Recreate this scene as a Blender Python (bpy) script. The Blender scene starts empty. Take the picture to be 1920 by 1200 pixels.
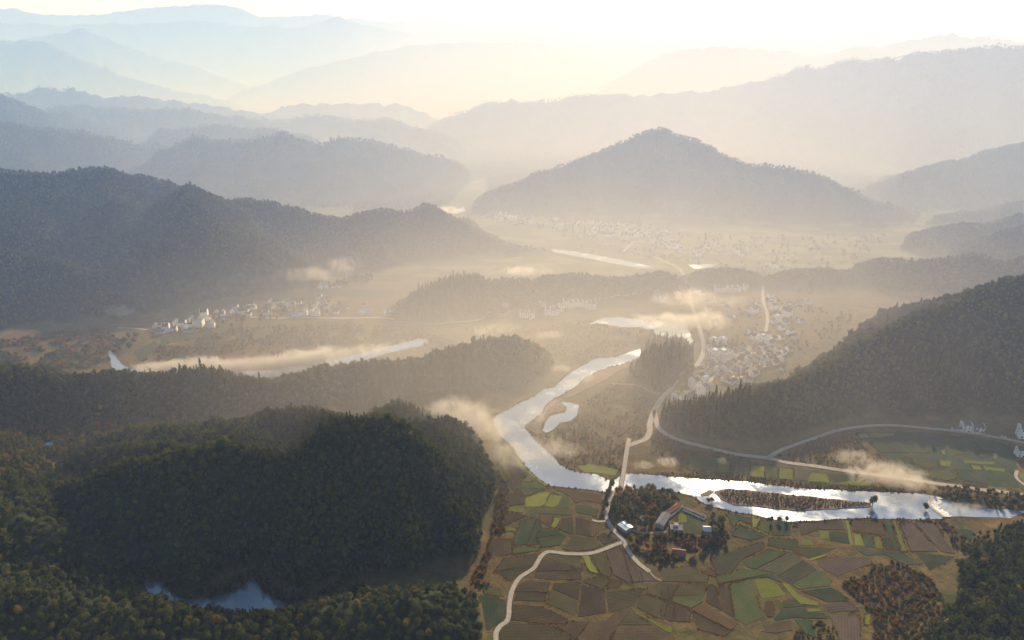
import bpy, bmesh, math, random
import numpy as np
from mathutils import Vector, Matrix

random.seed(7)
RNG = np.random.default_rng(7)
SC = bpy.context.scene
COL = SC.collection

# ------------------------------------------------------------------ camera
CAM_H = 400.0
FPX = 1297.0                      # focal length in photo pixels (1920 wide)
PITCH = math.radians(21.5)
cam_d = bpy.data.cameras.new("camera")
cam_d.sensor_width = 36.0
cam_d.lens = FPX / 1920.0 * 36.0
cam_d.clip_start = 1.0
cam_d.clip_end = 60000.0
cam = bpy.data.objects.new("camera", cam_d)
cam.location = (0, 0, CAM_H)
cam.rotation_euler = (math.pi / 2 - PITCH, 0, 0)
COL.objects.link(cam)
SC.camera = cam

# ------------------------------------------------------------------ light
SUN_EL = math.radians(24.0)
SUN_AZ = math.radians(21.0)       # to the right of the view direction
world = bpy.data.worlds.new("World")
SC.world = world
world.use_nodes = True
wn = world.node_tree
sky = wn.nodes.new("ShaderNodeTexSky")
sky.sky_type = 'NISHITA'
sky.sun_disc = False
sky.sun_elevation = SUN_EL
sky.sun_rotation = SUN_AZ
sky.altitude = 400
sky.air_density = 1.0
sky.dust_density = 0.0
sky.ozone_density = 1.0
wn.links.new(sky.outputs[0], wn.nodes["Background"].inputs[0])
wn.nodes["Background"].inputs[1].default_value = 0.05
sun_d = bpy.data.lights.new("sun", 'SUN')
sun_d.energy = 5.0
sun_d.angle = math.radians(0.5)
sun_d.color = (1.0, 0.84, 0.68)
sun = bpy.data.objects.new("sun", sun_d)
sdir = Vector((math.sin(SUN_AZ) * math.cos(SUN_EL), math.cos(SUN_AZ) * math.cos(SUN_EL), math.sin(SUN_EL)))
sun.rotation_euler = sdir.to_track_quat('Z', 'Y').to_euler()
sun.location = sdir * 3000
COL.objects.link(sun)

SC.view_settings.view_transform = 'Standard'
SC.view_settings.look = 'None'
SC.view_settings.gamma = 1.0
SC.view_settings.exposure = 1.05
SC.cycles.use_denoising = True
SC.cycles.volume_bounces = 1
SC.cycles.max_bounces = 6
SC.cycles.diffuse_bounces = 2
SC.cycles.glossy_bounces = 2
SC.cycles.transmission_bounces = 2
SC.cycles.transparent_max_bounces = 8
SC.cycles.caustics_reflective = False
SC.cycles.caustics_refractive = False
SC.cycles.sample_clamp_indirect = 4.0
SC.cycles.volume_max_steps = 256

HAZE_DENSITY = 0.00008
HAZE_ANISO = 0.18
MIST_ANISO = 0.2

# ------------------------------------------------------------------ pixel <-> world
CP, SP = math.cos(PITCH), math.sin(PITCH)
def ray(px, py):
    u = (px - 960.0) / FPX
    v = (600.0 - py) / FPX
    return u, CP + v * SP, -SP + v * CP
def P(px, py, z=0.0):
    """point at height z seen at photo pixel px,py"""
    dx, dy, dz = ray(px, py)
    t = (z - CAM_H) / dz
    return Vector((dx * t, dy * t, z))
def PY(px, py, Y):
    """point at forward distance Y seen at photo pixel"""
    dx, dy, dz = ray(px, py)
    t = Y / dy
    return Vector((dx * t, Y, CAM_H + dz * t))
def crest(px, py, pyf, s):
    """point of a crest seen at px,py whose slope (s) meets the valley floor at pixel row pyf"""
    Yf = P(px, pyf).y
    dx, dy, dz = ray(px, py)
    r = -dz / dy
    Y = (CAM_H + s * Yf) / (s + r)
    return PY(px, py, Y)
def project(x, y, z):
    d = y * CP - (z - CAM_H) * SP
    up = y * SP + (z - CAM_H) * CP
    return 960 + FPX * x / d, 600 - FPX * up / d, d

# ------------------------------------------------------------------ noise
_lat = RNG.random((256, 256))
def vnoise(x, y):
    xi = np.floor(x).astype(int); yi = np.floor(y).astype(int)
    fx = x - xi; fy = y - yi
    fx = fx * fx * (3 - 2 * fx); fy = fy * fy * (3 - 2 * fy)
    a = _lat[xi & 255, yi & 255]; b = _lat[(xi + 1) & 255, yi & 255]
    c = _lat[xi & 255, (yi + 1) & 255]; d = _lat[(xi + 1) & 255, (yi + 1) & 255]
    return (a * (1 - fx) + b * fx) * (1 - fy) + (c * (1 - fx) + d * fx) * fy
def fbm(x, y, o=4):
    r = 0; a = 0.5; n = 0
    for i in range(o):
        r = r + a * vnoise(x * 2 ** i + 17.3 * i, y * 2 ** i + 9.1 * i); n += a; a *= 0.5
    return r / n

# ------------------------------------------------------------------ terrain definition
SEGS = []          # ridge tents cut by the valley floors: x0 y0 z0 x1 y1 z1 slope
KNOLLS = []        # small hills that stand on the floors
def add_poly(pts, s, store):
    for a, b in zip(pts[:-1], pts[1:]):
        store.append((a.x, a.y, a.z, b.x, b.y, b.z, s))
def spurs(pts, s, store, every=1.0, rnd=None, depth=2, k=0.92):
    """side spurs running down from a crest, so that the slopes are dissected by gullies"""
    rnd = rnd or random
    L = sum((b - a).length for a, b in zip(pts[:-1], pts[1:]))
    zm = sum(p.z for p in pts) / len(pts)
    step = max(18.0, zm * 0.75 * every)
    pos = step * rnd.random()
    side = 1
    while pos < L:
        acc = 0
        for a, b in zip(pts[:-1], pts[1:]):
            l = (b - a).length
            if acc + l >= pos:
                f = (pos - acc) / max(l, 1e-6)
                o = a.lerp(b, f)
                d = (b - a); d.z = 0
                if d.length < 1e-6: break
                d.normalize()
                n = Vector((-d.y, d.x, 0)) * side
                n.rotate(Matrix.Rotation(rnd.uniform(-0.5, 0.5), 3, 'Z'))
                z0 = o.z * 0.97
                if z0 < 8: break
                sl = s * k * rnd.uniform(0.92, 1.12)
                ln = z0 / sl * rnd.uniform(0.65, 0.92)
                q = [Vector((o.x, o.y, z0))]
                dirv = n.copy()
                for i in range(3):
                    dirv.rotate(Matrix.Rotation(rnd.uniform(-0.35, 0.35), 3, 'Z'))
                    pz = q[-1] + dirv * (ln / 3)
                    pz.z = max(0.5, z0 - sl * ln * (i + 1) / 3)
                    q.append(pz)
                add_poly(q, s * 1.4, store)
                if depth > 1 and z0 > 45:
                    spurs(q, s * 1.25, store, every=1.3, rnd=rnd, depth=depth - 1, k=0.95)
                break
            acc += l
        side = -side
        pos += step * rnd.uniform(0.35, 0.75)
def ridge_foot(lst, s, store=None, sp=True, every=1.0):
    store = SEGS if store is None else store
    pts = [crest(a, b, c, s) for a, b, c in lst]
    for p in pts: p.z = max(p.z, 0.5)
    add_poly(pts, s * (1.65 if sp else 1.45), store)
    if sp: spurs(pts, s, store, every, random.Random(len(SEGS) + 3))
    return pts
def ridge_Y(lst, s, sp=True, every=1.0, depth=1):
    pts = [PY(a, b, c) for a, b, c in lst]
    for p in pts: p.z = max(p.z, 1.0)
    add_poly(pts, s * (1.5 if sp else 1.2), SEGS)
    if sp: spurs(pts, s, SEGS, every, random.Random(len(SEGS) + 5), depth=depth)
def ridge_z(lst, s, store=None):
    add_poly([P(a, b, c) for a, b, c in lst], s, SEGS if store is None else store)

# front hill (left foreground) and the lit spurs behind it
TH = 6   # tree height allowance in pixel rows on near crests
ridge_foot([(90, 930, 1010), (133, 918, 1040), (187, 893, 1060), (233, 874, 1080), (277, 874, 1095), (320, 867, 1105), (350, 856, 1115),
            (393, 840, 1120), (420, 836, 1118), (467, 846, 1110), (513, 857, 1112), (547, 853, 1120), (587, 827, 1128), (610, 807, 1130),
            (633, 796, 1130), (700, 795, 1120), (745, 796, 1112)], 0.72, sp=False)
add_poly([P(745, 797, 58), P(800, 796, 48), P(842, 795, 36), P(875, 815, 24), P(905, 850, 12), P(930, 885, 3)], 0.75, SEGS)
add_poly([P(745, 797, 58), P(775, 840, 50), P(815, 900, 38), P(855, 965, 24), P(885, 1020, 10)], 0.75, SEGS)
add_poly([P(800, 796, 48), P(850, 845, 36), P(890, 900, 22), P(915, 940, 8)], 0.8, SEGS)
def hand_spur(px, py, pyf, fpx, fpy, s=0.62, bend=0.0, lat=0.9):
    a = crest(px, py, pyf, s); b = P(fpx, fpy, 2.0); pts = []
    n = Vector((-(b - a).y, (b - a).x, 0)).normalized()
    for i in range(5):
        f = i / 4; q = a.lerp(b, f); q.z = a.z * 0.99 * (1 - f) ** 0.8 + 1.5; q += n * (bend * math.sin(f * 3.14)); pts.append(q)
    add_poly(pts, lat, SEGS)
    spurs(pts, 0.8, SEGS, 1.2, random.Random(int(px)), depth=1, k=0.9)
for a_ in ((233, 874, 1080, 255, 1075), (350, 856, 1115, 378, 1110), (547, 853, 1120, 575, 1118), (640, 796, 1130, 668, 1098), (735, 797, 1112, 775, 1082)):
    hand_spur(*a_[:5], bend=random.uniform(-10, 10), lat=1.05)
# back spurs of the front hill, falling away to the left
def zl(lst, s): add_poly([P(*p) for p in lst], s, SEGS)
zl([(633, 800, 62), (600, 783, 44), (553, 775, 42), (507, 780, 38), (467, 797, 28), (430, 812, 18)], 0.6)
zl([(420, 836, 40), (380, 822, 36), (340, 815, 30), (287, 807, 26), (240, 810, 20), (205, 823, 13), (170, 840, 5)], 0.55)
zl([(460, 822, 40), (430, 806, 34), (400, 800, 30), (367, 805, 26), (340, 815, 20)], 0.55)
zl([(350, 850, 46), (300, 845, 38), (250, 846, 30), (207, 846, 24), (167, 850, 18), (130, 866, 10), (95, 884, 3)], 0.6)
zl([(700, 787, 50), (740, 768, 40), (775, 782, 30), (800, 790, 22)], 0.7)
# near bottom ridge under the camera, left slope, right corner
zl([(-160, 1118, 34), (0, 1124, 32), (70, 1126, 30), (140, 1130, 27), (215, 1140, 22), (290, 1160, 18), (380, 1178, 16), (450, 1182, 16), (530, 1172, 17),
    (620, 1152, 19), (690, 1140, 20), (760, 1132, 21), (820, 1136, 20), (862, 1132, 18), (886, 1150, 11)], 0.36)
zl([(-160, 905, 62), (-60, 935, 46), (10, 968, 38), (80, 992, 32), (150, 1018, 24), (205, 1048, 14), (240, 1075, 4)], 0.45)
zl([(-160, 820, 30), (-40, 832, 18), (30, 845, 8)], 0.4)
zl([(2150, 1015, 16), (2000, 1045, 12), (1930, 1080, 9), (1880, 1115, 8), (1850, 1160, 8), (1850, 1230, 9)], 0.2)
# middle ridge left
ridge_foot([(-120, 690, 840), (0, 701, 840), (60, 697, 838), (95, 706, 835), (118, 722, 832), (150, 708, 828), (200, 704, 822), (240, 712, 815), (300, 707, 812), (380, 698, 806),
            (412, 706, 800), (450, 717, 796), (500, 722, 792), (540, 712, 788), (600, 697, 784), (700, 687, 778), (800, 679, 774), (850, 662, 772),
            (900, 647, 768), (950, 642, 752), (1000, 652, 728), (1030, 672, 702), (1042, 690, 694)], 0.5, every=1.5)
# left mountain
R9 = ridge_foot([(-200, 330, 640), (-60, 322, 635), (0, 324, 628), (60, 330, 620), (105, 329, 612), (154, 322, 606), (203, 321, 600), (241, 336, 580), (266, 335, 565), (308, 342, 560),
            (350, 352, 556), (378, 371, 552), (395, 382, 552), (420, 378, 552), (451, 377, 550), (490, 385, 546), (535, 389, 542), (574, 400, 536), (600, 406, 530), (650, 410, 522),
            (700, 400, 512), (740, 398, 506), (790, 391, 502), (812, 393, 500), (830, 405, 496), (860, 420, 492), (880, 434, 488), (920, 454, 484), (980, 466, 480), (1040, 474, 477)], 0.45, every=0.9)
ridge_foot([(-160, 470, 645), (-60, 468, 640), (7, 475, 632), (60, 482, 628), (105, 493, 622), (133, 507, 616), (170, 518, 610), (196, 524, 604), (224, 536, 598), (250, 560, 585)], 0.45, every=1.0)
zl([(350, 352, 150), (372, 395, 128), (372, 420, 105), (402, 445, 80), (430, 478, 56), (440, 505, 36), (470, 530, 14)], 0.6)
zl([(203, 321, 165), (215, 380, 130), (240, 430, 95), (262, 480, 60), (275, 520, 30)], 0.6)
zl([(60, 330, 160), (40, 390, 130), (60, 430, 100), (80, 470, 70)], 0.6)
# right hillside
ridge_foot([(1236, 776, 796), (1300, 774, 832), (1360, 757, 846), (1420, 745, 852), (1500, 712, 830), (1560, 687, 806), (1600, 652, 796), (1650, 627, 795), (1700, 602, 795), (1730, 587, 796),
            (1780, 577, 798), (1830, 552, 804), (1870, 535, 814), (1920, 527, 824), (1980, 505, 830), (2080, 480, 840), (2200, 470, 850)], 0.6, every=1.1)
ridge_foot([(1600, 505, 532), (1640, 490, 545), (1720, 495, 560), (1780, 485, 565), (1830, 480, 570), (1890, 495, 575), (1960, 480, 580), (2080, 450, 580)], 0.5)
ridge_foot([(1700, 448, 472), (1720, 440, 476), (1780, 425, 480), (1830, 422, 484), (1870, 430, 486), (1920, 405, 486), (1990, 395, 486), (2100, 380, 486)], 0.5)
ridge_foot([(1830, 455, 510), (1870, 440, 515), (1920, 425, 515), (2000, 410, 515)], 0.5)
ridge_foot([(1720, 415, 425), (1800, 402, 428), (1860, 398, 430), (1920, 380, 430), (2050, 360, 430)], 0.45)
# central mountain and mountain behind the left one
ridge_foot([(885, 392, 400), (920, 363, 405), (1000, 333, 405), (1040, 318, 405), (1100, 303, 405), (1150, 278, 406), (1200, 258, 408), (1240, 248, 410), (1280, 261, 412), (1350, 293, 418),
            (1400, 313, 422), (1450, 318, 426), (1520, 328, 430), (1560, 348, 430), (1620, 373, 428), (1680, 393, 420), (1720, 406, 412)], 0.5)
ridge_foot([(200, 345, 390), (250, 322, 390), (290, 303, 390), (330, 278, 390), (370, 265, 390), (410, 268, 390), (460, 268, 390), (500, 265, 390), (530, 256, 390), (560, 265, 388),
            (600, 278, 385), (650, 263, 380), (690, 268, 376), (740, 283, 372), (800, 293, 366), (850, 308, 356), (890, 332, 346)], 0.42)
# receding layers
ridge_Y([(-300, 190, 2350), (0, 184, 2400), (30, 197, 2450), (70, 217, 2500), (125, 217, 2550), (165, 232, 2600), (230, 250, 2650)], 0.4)
ridge_Y([(-300, 240, 2000), (0, 234, 2050), (75, 247, 2100), (150, 252, 2150), (220, 268, 2200), (300, 285, 2250)], 0.4)
ridge_Y([(-300, 190, 3100), (25, 187, 3150), (80, 172, 3200), (125, 174, 3200), (200, 187, 3250), (270, 187, 3300), (325, 192, 3350), (400, 204, 3400), (500, 215, 3400)], 0.42)
ridge_Y([(80, 210, 2750), (125, 207, 2800), (225, 207, 2800), (280, 214, 2800), (350, 212, 2850), (400, 222, 2850), (470, 232, 2850)], 0.42)
ridge_Y([(300, 252, 2450), (350, 247, 2480), (435, 242, 2500), (500, 247, 2500), (575, 259, 2500)], 0.42)
ridge_Y([(500, 215, 3600), (540, 207, 3600), (600, 199, 3600), (650, 199, 3600), (750, 203, 3550), (800, 218, 3500)], 0.42)
ridge_Y([(475, 232, 2950), (550, 230, 2950), (610, 222, 2950), (675, 234, 2900), (725, 230, 2850), (775, 244, 2800), (820, 253, 2750)], 0.42)
ridge_Y([(800, 252, 2950), (850, 225, 3050), (900, 205, 3100), (960, 197, 3150), (1035, 192, 3200), (1110, 187, 3200), (1200, 184, 3250), (1300, 178, 3250), (1390, 168, 3250),
         (1450, 150, 3200), (1510, 133, 3150), (1600, 122, 3100), (1700, 112, 3000), (1800, 100, 2950), (1920, 95, 2900), (2100, 80, 2800), (2400, 70, 2700)], 0.42)
ridge_Y([(1700, 330, 1900), (1780, 310, 1950), (1850, 290, 1980), (1920, 270, 2000), (2100, 240, 2000), (2300, 220, 2000)], 0.42)
ridge_Y([(1100, 200, 4252), (1180, 140, 4434), (1230, 109, 4555), (1280, 95, 4617), (1350, 92, 4617), (1450, 98, 4555), (1530, 108, 4495), (1600, 92, 4434), (1700, 82, 4374), (1770, 67, 4374),
         (1835, 74, 4312), (1920, 84, 4252), (2050, 70, 4191), (2300, 60, 4131)], 0.42)
ridge_Y([(-300, 70, 4806), (0, 80, 4930), (40, 77, 4930), (80, 80, 4930), (110, 97, 4867), (150, 113, 4867), (200, 132, 4806), (250, 152, 4806), (300, 167, 4744), (350, 177, 4744), (420, 190, 4683)], 0.42)
ridge_Y([(0, 80, 6016), (60, 74, 6016), (110, 67, 6016), (150, 55, 6016), (190, 72, 6016), (240, 92, 6016), (300, 112, 5952), (360, 127, 5888), (450, 160, 5760), (520, 180, 5632)], 0.42)
ridge_Y([(440, 180, 5160), (520, 150, 5400), (600, 125, 5520), (700, 100, 5640), (800, 85, 5760), (900, 80, 5760), (1000, 84, 5640), (1080, 100, 5520), (1150, 125, 5400)], 0.42)
ridge_Y([(-400, 50, 7387), (0, 47, 7387), (60, 44, 7387), (110, 52, 7387), (180, 47, 7387), (300, 44, 7387), (380, 40, 7387), (430, 47, 7387), (480, 54, 7387), (515, 49, 7387), (550, 57, 7387),
         (590, 44, 7387), (630, 32, 7387), (660, 40, 7387), (700, 52, 7387), (760, 62, 7387), (790, 67, 7387), (850, 57, 7387), (890, 56, 7387), (930, 67, 7387), (1020, 68, 7387),
         (1060, 76, 7387), (1105, 75, 7387), (1150, 81, 7387), (1220, 79, 7387), (1310, 79, 7387), (1410, 73, 7387), (1460, 66, 7387), (1525, 76, 7387), (1570, 65, 7387), (1610, 73, 7387), (1700, 80, 7250), (2200, 75, 7113)], 0.42)
ridge_Y([(-400, 30, 8929), (0, 20, 8929), (20, 16, 8929), (50, 24, 8929), (100, 30, 8929), (180, 30, 8929), (250, 20, 8929), (330, 12, 8929), (400, 9, 8929), (450, 17, 8929), (490, 34, 8929),
         (530, 32, 8929), (600, 29, 8929), (700, 40, 8929), (750, 42, 8929), (820, 40, 8929), (870, 52, 8929), (930, 47, 8929), (1000, 54, 8929), (1060, 52, 8929), (1110, 64, 8929), (1200, 75, 8929)], 0.42)
# small hills standing on the valley floor
ridge_foot([(745, 578, 604), (765, 563, 606), (790, 549, 607), (830, 533, 607), (870, 524, 603), (910, 526, 600), (918, 536, 599), (935, 528, 598), (980, 526, 594), (1000, 533, 592), (1020, 521, 588),
            (1070, 517, 582), (1150, 524, 573), (1200, 521, 567), (1240, 512, 562), (1265, 522, 558), (1285, 545, 556)], 0.5, KNOLLS, every=1.8)
ridge_foot([(1215, 682, 722), (1232, 668, 736), (1262, 664, 724), (1284, 674, 704)], 0.55, KNOLLS, sp=False)
ridge_foot([(1295, 520, 545), (1330, 509, 550), (1370, 508, 550), (1410, 514, 545), (1430, 523, 540)], 0.4, KNOLLS, sp=False)
ridge_foot([(1445, 522, 545), (1490, 510, 545), (1540, 509, 545), (1590, 513, 540)], 0.4, KNOLLS, sp=False)

def px_poly(lst):
    return np.array([[*P(a, b).xy] for a, b in lst])
FLOORS = [px_poly(l) for l in (
    [(880, 1400), (915, 1190), (905, 1128), (870, 1104), (790, 1107), (690, 1118), (600, 1142), (560, 1152), (480, 1156), (380, 1150), (300, 1130), (262, 1098),
     (265, 1087), (312, 1090), (330, 1115), (390, 1120), (440, 1108), (468, 1083), (484, 1083), (500, 1112), (560, 1132), (620, 1128),
     (690, 1102), (800, 1090), (880, 1072), (914, 1040), (914, 1000), (927, 955), (944, 915), (934, 880), (912, 850),
     (895, 800), (890, 785), (930, 768), (1000, 728), (1040, 695), (1060, 650), (1300, 640), (1400, 600), (1560, 670), (1500, 697), (1420, 730), (1360, 742), (1300, 759), (1238, 764),
     (1232, 795), (1260, 830), (1330, 847), (1420, 853), (1460, 840), (1540, 810), (1600, 796), (1700, 793), (1800, 799), (1900, 820), (1990, 834), (2100, 860), (2100, 940), (1900, 950), (1800, 985), (1740, 1020),
     (1740, 1080), (1690, 1150), (1660, 1400)],
    [(1060, 700), (1020, 642), (950, 630), (900, 635), (850, 650), (800, 667), (700, 675), (600, 685), (500, 710), (400, 692), (240, 702), (150, 694), (0, 692), (-300, 690), (-300, 650), (-80, 640), (0, 630), (100, 614),
     (190, 604), (250, 574), (330, 562), (430, 555), (520, 546), (620, 534), (720, 522), (800, 505), (900, 490), (980, 480), (1040, 476), (1300, 500), (1300, 640)],
    [(1040, 478), (1000, 462), (900, 438), (872, 424), (850, 404), (838, 390), (880, 394), (900, 407), (1000, 405), (1200, 407), (1400, 424), (1560, 440), (1640, 442), (1710, 432), (1690, 446), (1690, 462),
     (1640, 478), (1580, 505), (1590, 530), (1640, 560), (1640, 605), (1590, 645), (1560, 672), (1500, 697), (1300, 720), (1200, 640), (1100, 560)],
    [(842, 396), (880, 394), (912, 352), (905, 336), (890, 340), (868, 362)],
    [(1690, 444), (1712, 430), (1745, 414), (1795, 402), (1775, 396), (1748, 402), (1722, 418)],
)]
def poly_sd(x, y, poly):
    """signed distance, positive inside"""
    inside = np.zeros(x.shape, bool)
    d2 = np.full(x.shape, 1e12)
    n = len(poly)
    for i in range(n):
        ax, ay = poly[i]; bx, by = poly[(i + 1) % n]
        ex, ey = bx - ax, by - ay
        t = np.clip(((x - ax) * ex + (y - ay) * ey) / (ex * ex + ey * ey + 1e-9), 0, 1)
        d2 = np.minimum(d2, (x - ax - t * ex) ** 2 + (y - ay - t * ey) ** 2)
        c = (ay > y) != (by > y)
        with np.errstate(divide='ignore', invalid='ignore'):
            inside ^= c & (x < ex * (y - ay) / (ey + 1e-12) + ax)
    d = np.sqrt(d2)
    return np.where(inside, d, -d)
def tents(x, y, segs):
    h = np.zeros(x.shape)
    order = np.argsort(y); xs = x[order]; ys = y[order]; hs = np.zeros(x.shape)
    for x0, y0, z0, x1, y1, z1, s in segs:
        R = max(z0, z1) / s
        a = np.searchsorted(ys, min(y0, y1) - R); b = np.searchsorted(ys, max(y0, y1) + R)
        if b <= a: continue
        X = xs[a:b]; Yv = ys[a:b]
        m = np.nonzero((X > min(x0, x1) - R) & (X < max(x0, x1) + R))[0]
        if not len(m): continue
        X = X[m]; Yv = Yv[m]
        ex, ey = x1 - x0, y1 - y0
        t = np.clip(((X - x0) * ex + (Yv - y0) * ey) / (ex * ex + ey * ey + 1e-9), 0, 1)
        d = np.sqrt((X - x0 - t * ex) ** 2 + (Yv - y0 - t * ey) ** 2 + 9.0) - 3.0
        v = z0 + (z1 - z0) * t - s * d
        idx = a + m
        hs[idx] = np.maximum(hs[idx], v)
    h[order] = hs
    return h
def floor_w(x, y):
    w = np.zeros(x.shape)
    for poly in FLOORS:
        sd = poly_sd(x, y, poly)
        k = np.clip((sd + 16) / 16.0, 0, 1)
        w = np.maximum(w, k * k * (3 - 2 * k))
    return w
def height(x, y):
    """terrain height and hill mask for arrays"""
    x = np.asarray(x, float); y = np.asarray(y, float)
    amp = np.clip(0.0075 * y, 2.5, 45)
    wl = np.clip(0.06 * y, 28, 220)
    wlq = 2.0 ** np.round(np.log2(wl))
    wx = x + amp * (fbm(x / 60, y / 60, 4) - 0.5) * 2
    wy = y + amp * (fbm(x / 60 + 50, y / 60 + 80, 4) - 0.5) * 2
    h = tents(wx, wy, SEGS)
    bump = (fbm(x / 45 + 5, y / 45, 4) - 0.45)
    h = h + np.clip(h / 25, 0, 1) * bump * np.clip(0.012 * y, 4, 40)
    far = np.clip((y - 1500) / 1500, 0, 1)
    h = h + far * (fbm(x / 400 + 31, y / 400, 4)) * 25
    w = floor_w(x, y)
    h = np.maximum(h, 0) * (1 - w)
    k = tents(wx * 0.35 + x * 0.65, wy * 0.35 + y * 0.65, KNOLLS)
    h = np.maximum(h, k)
    return h
def hz(x, y):
    return float(height(np.array([x]), np.array([y]))[0])

# ------------------------------------------------------------------ object helpers
def tag(o, label=None, cat=None, group=None, kind=None):
    if label: o["label"] = label
    if cat: o["category"] = cat
    if group: o["group"] = group
    if kind: o["kind"] = kind
    return o
def mesh_obj(name, verts, faces, mat=None, parent=None, smooth=False):
    me = bpy.data.meshes.new(name)
    me.from_pydata([tuple(v) for v in verts], [], faces)
    if mat is not None: me.materials.append(mat)
    if smooth: me.polygons.foreach_set("use_smooth", [True] * len(me.polygons))
    me.update()
    o = bpy.data.objects.new(name, me)
    COL.objects.link(o)
    if parent: o.parent = parent
    return o
def link_mesh(name, me, parent=None, loc=None, rz=0.0, scale=None):
    o = bpy.data.objects.new(name, me)
    COL.objects.link(o)
    if parent: o.parent = parent
    if loc is not None: o.location = loc
    o.rotation_euler = (0, 0, rz)
    if scale is not None: o.scale = scale
    return o
def empty(name, loc, rz=0.0):
    o = bpy.data.objects.new(name, None)
    o.empty_display_size = 1.0
    o.location = loc; o.rotation_euler = (0, 0, rz)
    COL.objects.link(o)
    return o
def box_vf(V, F, x0, x1, y0, y1, z0, z1):
    b = len(V)
    V += [(x0, y0, z0), (x1, y0, z0), (x1, y1, z0), (x0, y1, z0), (x0, y0, z1), (x1, y0, z1), (x1, y1, z1), (x0, y1, z1)]
    F += [tuple(b + i for i in f) for f in ((0, 3, 2, 1), (4, 5, 6, 7), (0, 1, 5, 4), (1, 2, 6, 5), (2, 3, 7, 6), (3, 0, 4, 7))]

# ------------------------------------------------------------------ materials
def new_mat(name):
    m = bpy.data.materials.new(name); m.use_nodes = True
    nt = m.node_tree; nt.nodes.clear()
    out = nt.nodes.new("ShaderNodeOutputMaterial")
    return m, nt, out
def N(nt, t, **kw):
    n = nt.nodes.new(t)
    for k, v in kw.items(): setattr(n, k, v)
    return n
def ramp(nt, stops, interp='LINEAR'):
    r = N(nt, "ShaderNodeValToRGB"); r.color_ramp.interpolation = interp
    el = r.color_ramp.elements
    el[0].position, el[0].color = stops[0][0], (*stops[0][1], 1)
    el[1].position, el[1].color = stops[-1][0], (*stops[-1][1], 1)
    for p, c in stops[1:-1]:
        e = el.new(p); e.color = (*c, 1)
    return r
def noise_tex(nt, scale, detail=4, rough=0.6, coord='Object'):
    tc = N(nt, "ShaderNodeTexCoord"); n = N(nt, "ShaderNodeTexNoise")
    n.inputs["Scale"].default_value = scale; n.inputs["Detail"].default_value = detail; n.inputs["Roughness"].default_value = rough
    nt.links.new(tc.outputs[coord], n.inputs["Vector"])
    return n
def simple_mat(name, c1, c2, scale=0.5, rough=0.8, spec=0.3, bump=0.0):
    m, nt, out = new_mat(name)
    b = N(nt, "ShaderNodeBsdfPrincipled")
    n = noise_tex(nt, scale)
    r = ramp(nt, [(0.3, c1), (0.7, c2)])
    nt.links.new(n.outputs["Fac"], r.inputs[0]); nt.links.new(r.outputs[0], b.inputs["Base Color"])
    b.inputs["Roughness"].default_value = rough
    b.inputs["Specular IOR Level"].default_value = spec
    if bump:
        bp = N(nt, "ShaderNodeBump"); bp.inputs["Strength"].default_value = bump
        nt.links.new(n.outputs["Fac"], bp.inputs["Height"]); nt.links.new(bp.outputs[0], b.inputs["Normal"])
    nt.links.new(b.outputs[0], out.inputs[0])
    return m
def leaf_mat(name, stops, trans=0.5):
    m, nt, out = new_mat(name)
    oi = N(nt, "ShaderNodeObjectInfo")
    r = ramp(nt, stops)
    nt.links.new(oi.outputs["Random"], r.inputs[0])
    n = noise_tex(nt, 0.9, 2)
    hsv = N(nt, "ShaderNodeHueSaturation")
    mr = N(nt, "ShaderNodeMapRange")
    mr.inputs[1].default_value = 0.3; mr.inputs[2].default_value = 0.7
    mr.inputs[3].default_value = 0.65; mr.inputs[4].default_value = 1.4
    nt.links.new(n.outputs["Fac"], mr.inputs[0]); nt.links.new(mr.outputs[0], hsv.inputs["Value"])
    nt.links.new(r.outputs[0], hsv.inputs["Color"])
    d = N(nt, "ShaderNodeBsdfDiffuse"); t = N(nt, "ShaderNodeBsdfTranslucent")
    hs2 = N(nt, "ShaderNodeHueSaturation"); hs2.inputs["Value"].default_value = 1.5; hs2.inputs["Saturation"].default_value = 1.1; hs2.inputs["Hue"].default_value = 0.485
    nt.links.new(hsv.outputs[0], d.inputs[0]); nt.links.new(hsv.outputs[0], hs2.inputs["Color"]); nt.links.new(hs2.outputs[0], t.inputs[0])
    mx = N(nt, "ShaderNodeMixShader"); mx.inputs[0].default_value = trans
    nt.links.new(d.outputs[0], mx.inputs[1]); nt.links.new(t.outputs[0], mx.inputs[2]); nt.links.new(mx.outputs[0], out.inputs[0])
    return m
M = {}
M['bark'] = simple_mat("bark", (0.05, 0.035, 0.025), (0.10, 0.075, 0.05), 3)
M['evergreen'] = leaf_mat("evergreen_leaves", [(0, (0.040, 0.054, 0.015)), (0.45, (0.058, 0.071, 0.018)), (0.8, (0.074, 0.086, 0.022)), (0.95, (0.088, 0.095, 0.024)), (1.0, (0.100, 0.100, 0.025))])
M['broadleaf'] = leaf_mat("broadleaf_leaves", [(0, (0.058, 0.074, 0.018)), (0.4, (0.088, 0.100, 0.022)), (0.7, (0.10, 0.115, 0.026)), (0.93, (0.13, 0.125, 0.028)), (1.0, (0.15, 0.115, 0.03))])
M['autumn'] = leaf_mat("autumn_leaves", [(0, (0.095, 0.085, 0.026)), (0.35, (0.155, 0.118, 0.034)), (0.7, (0.21, 0.145, 0.040)), (1.0, (0.24, 0.135, 0.04))])
M['yellowleaf'] = leaf_mat("yellow_leaves", [(0, (0.15, 0.14, 0.025)), (0.5, (0.22, 0.17, 0.03)), (1.0, (0.26, 0.16, 0.03))])
M['pinkleaf'] = leaf_mat("bare_pinkish_twigs", [(0, (0.20, 0.11, 0.10)), (1.0, (0.25, 0.15, 0.13))])
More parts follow.
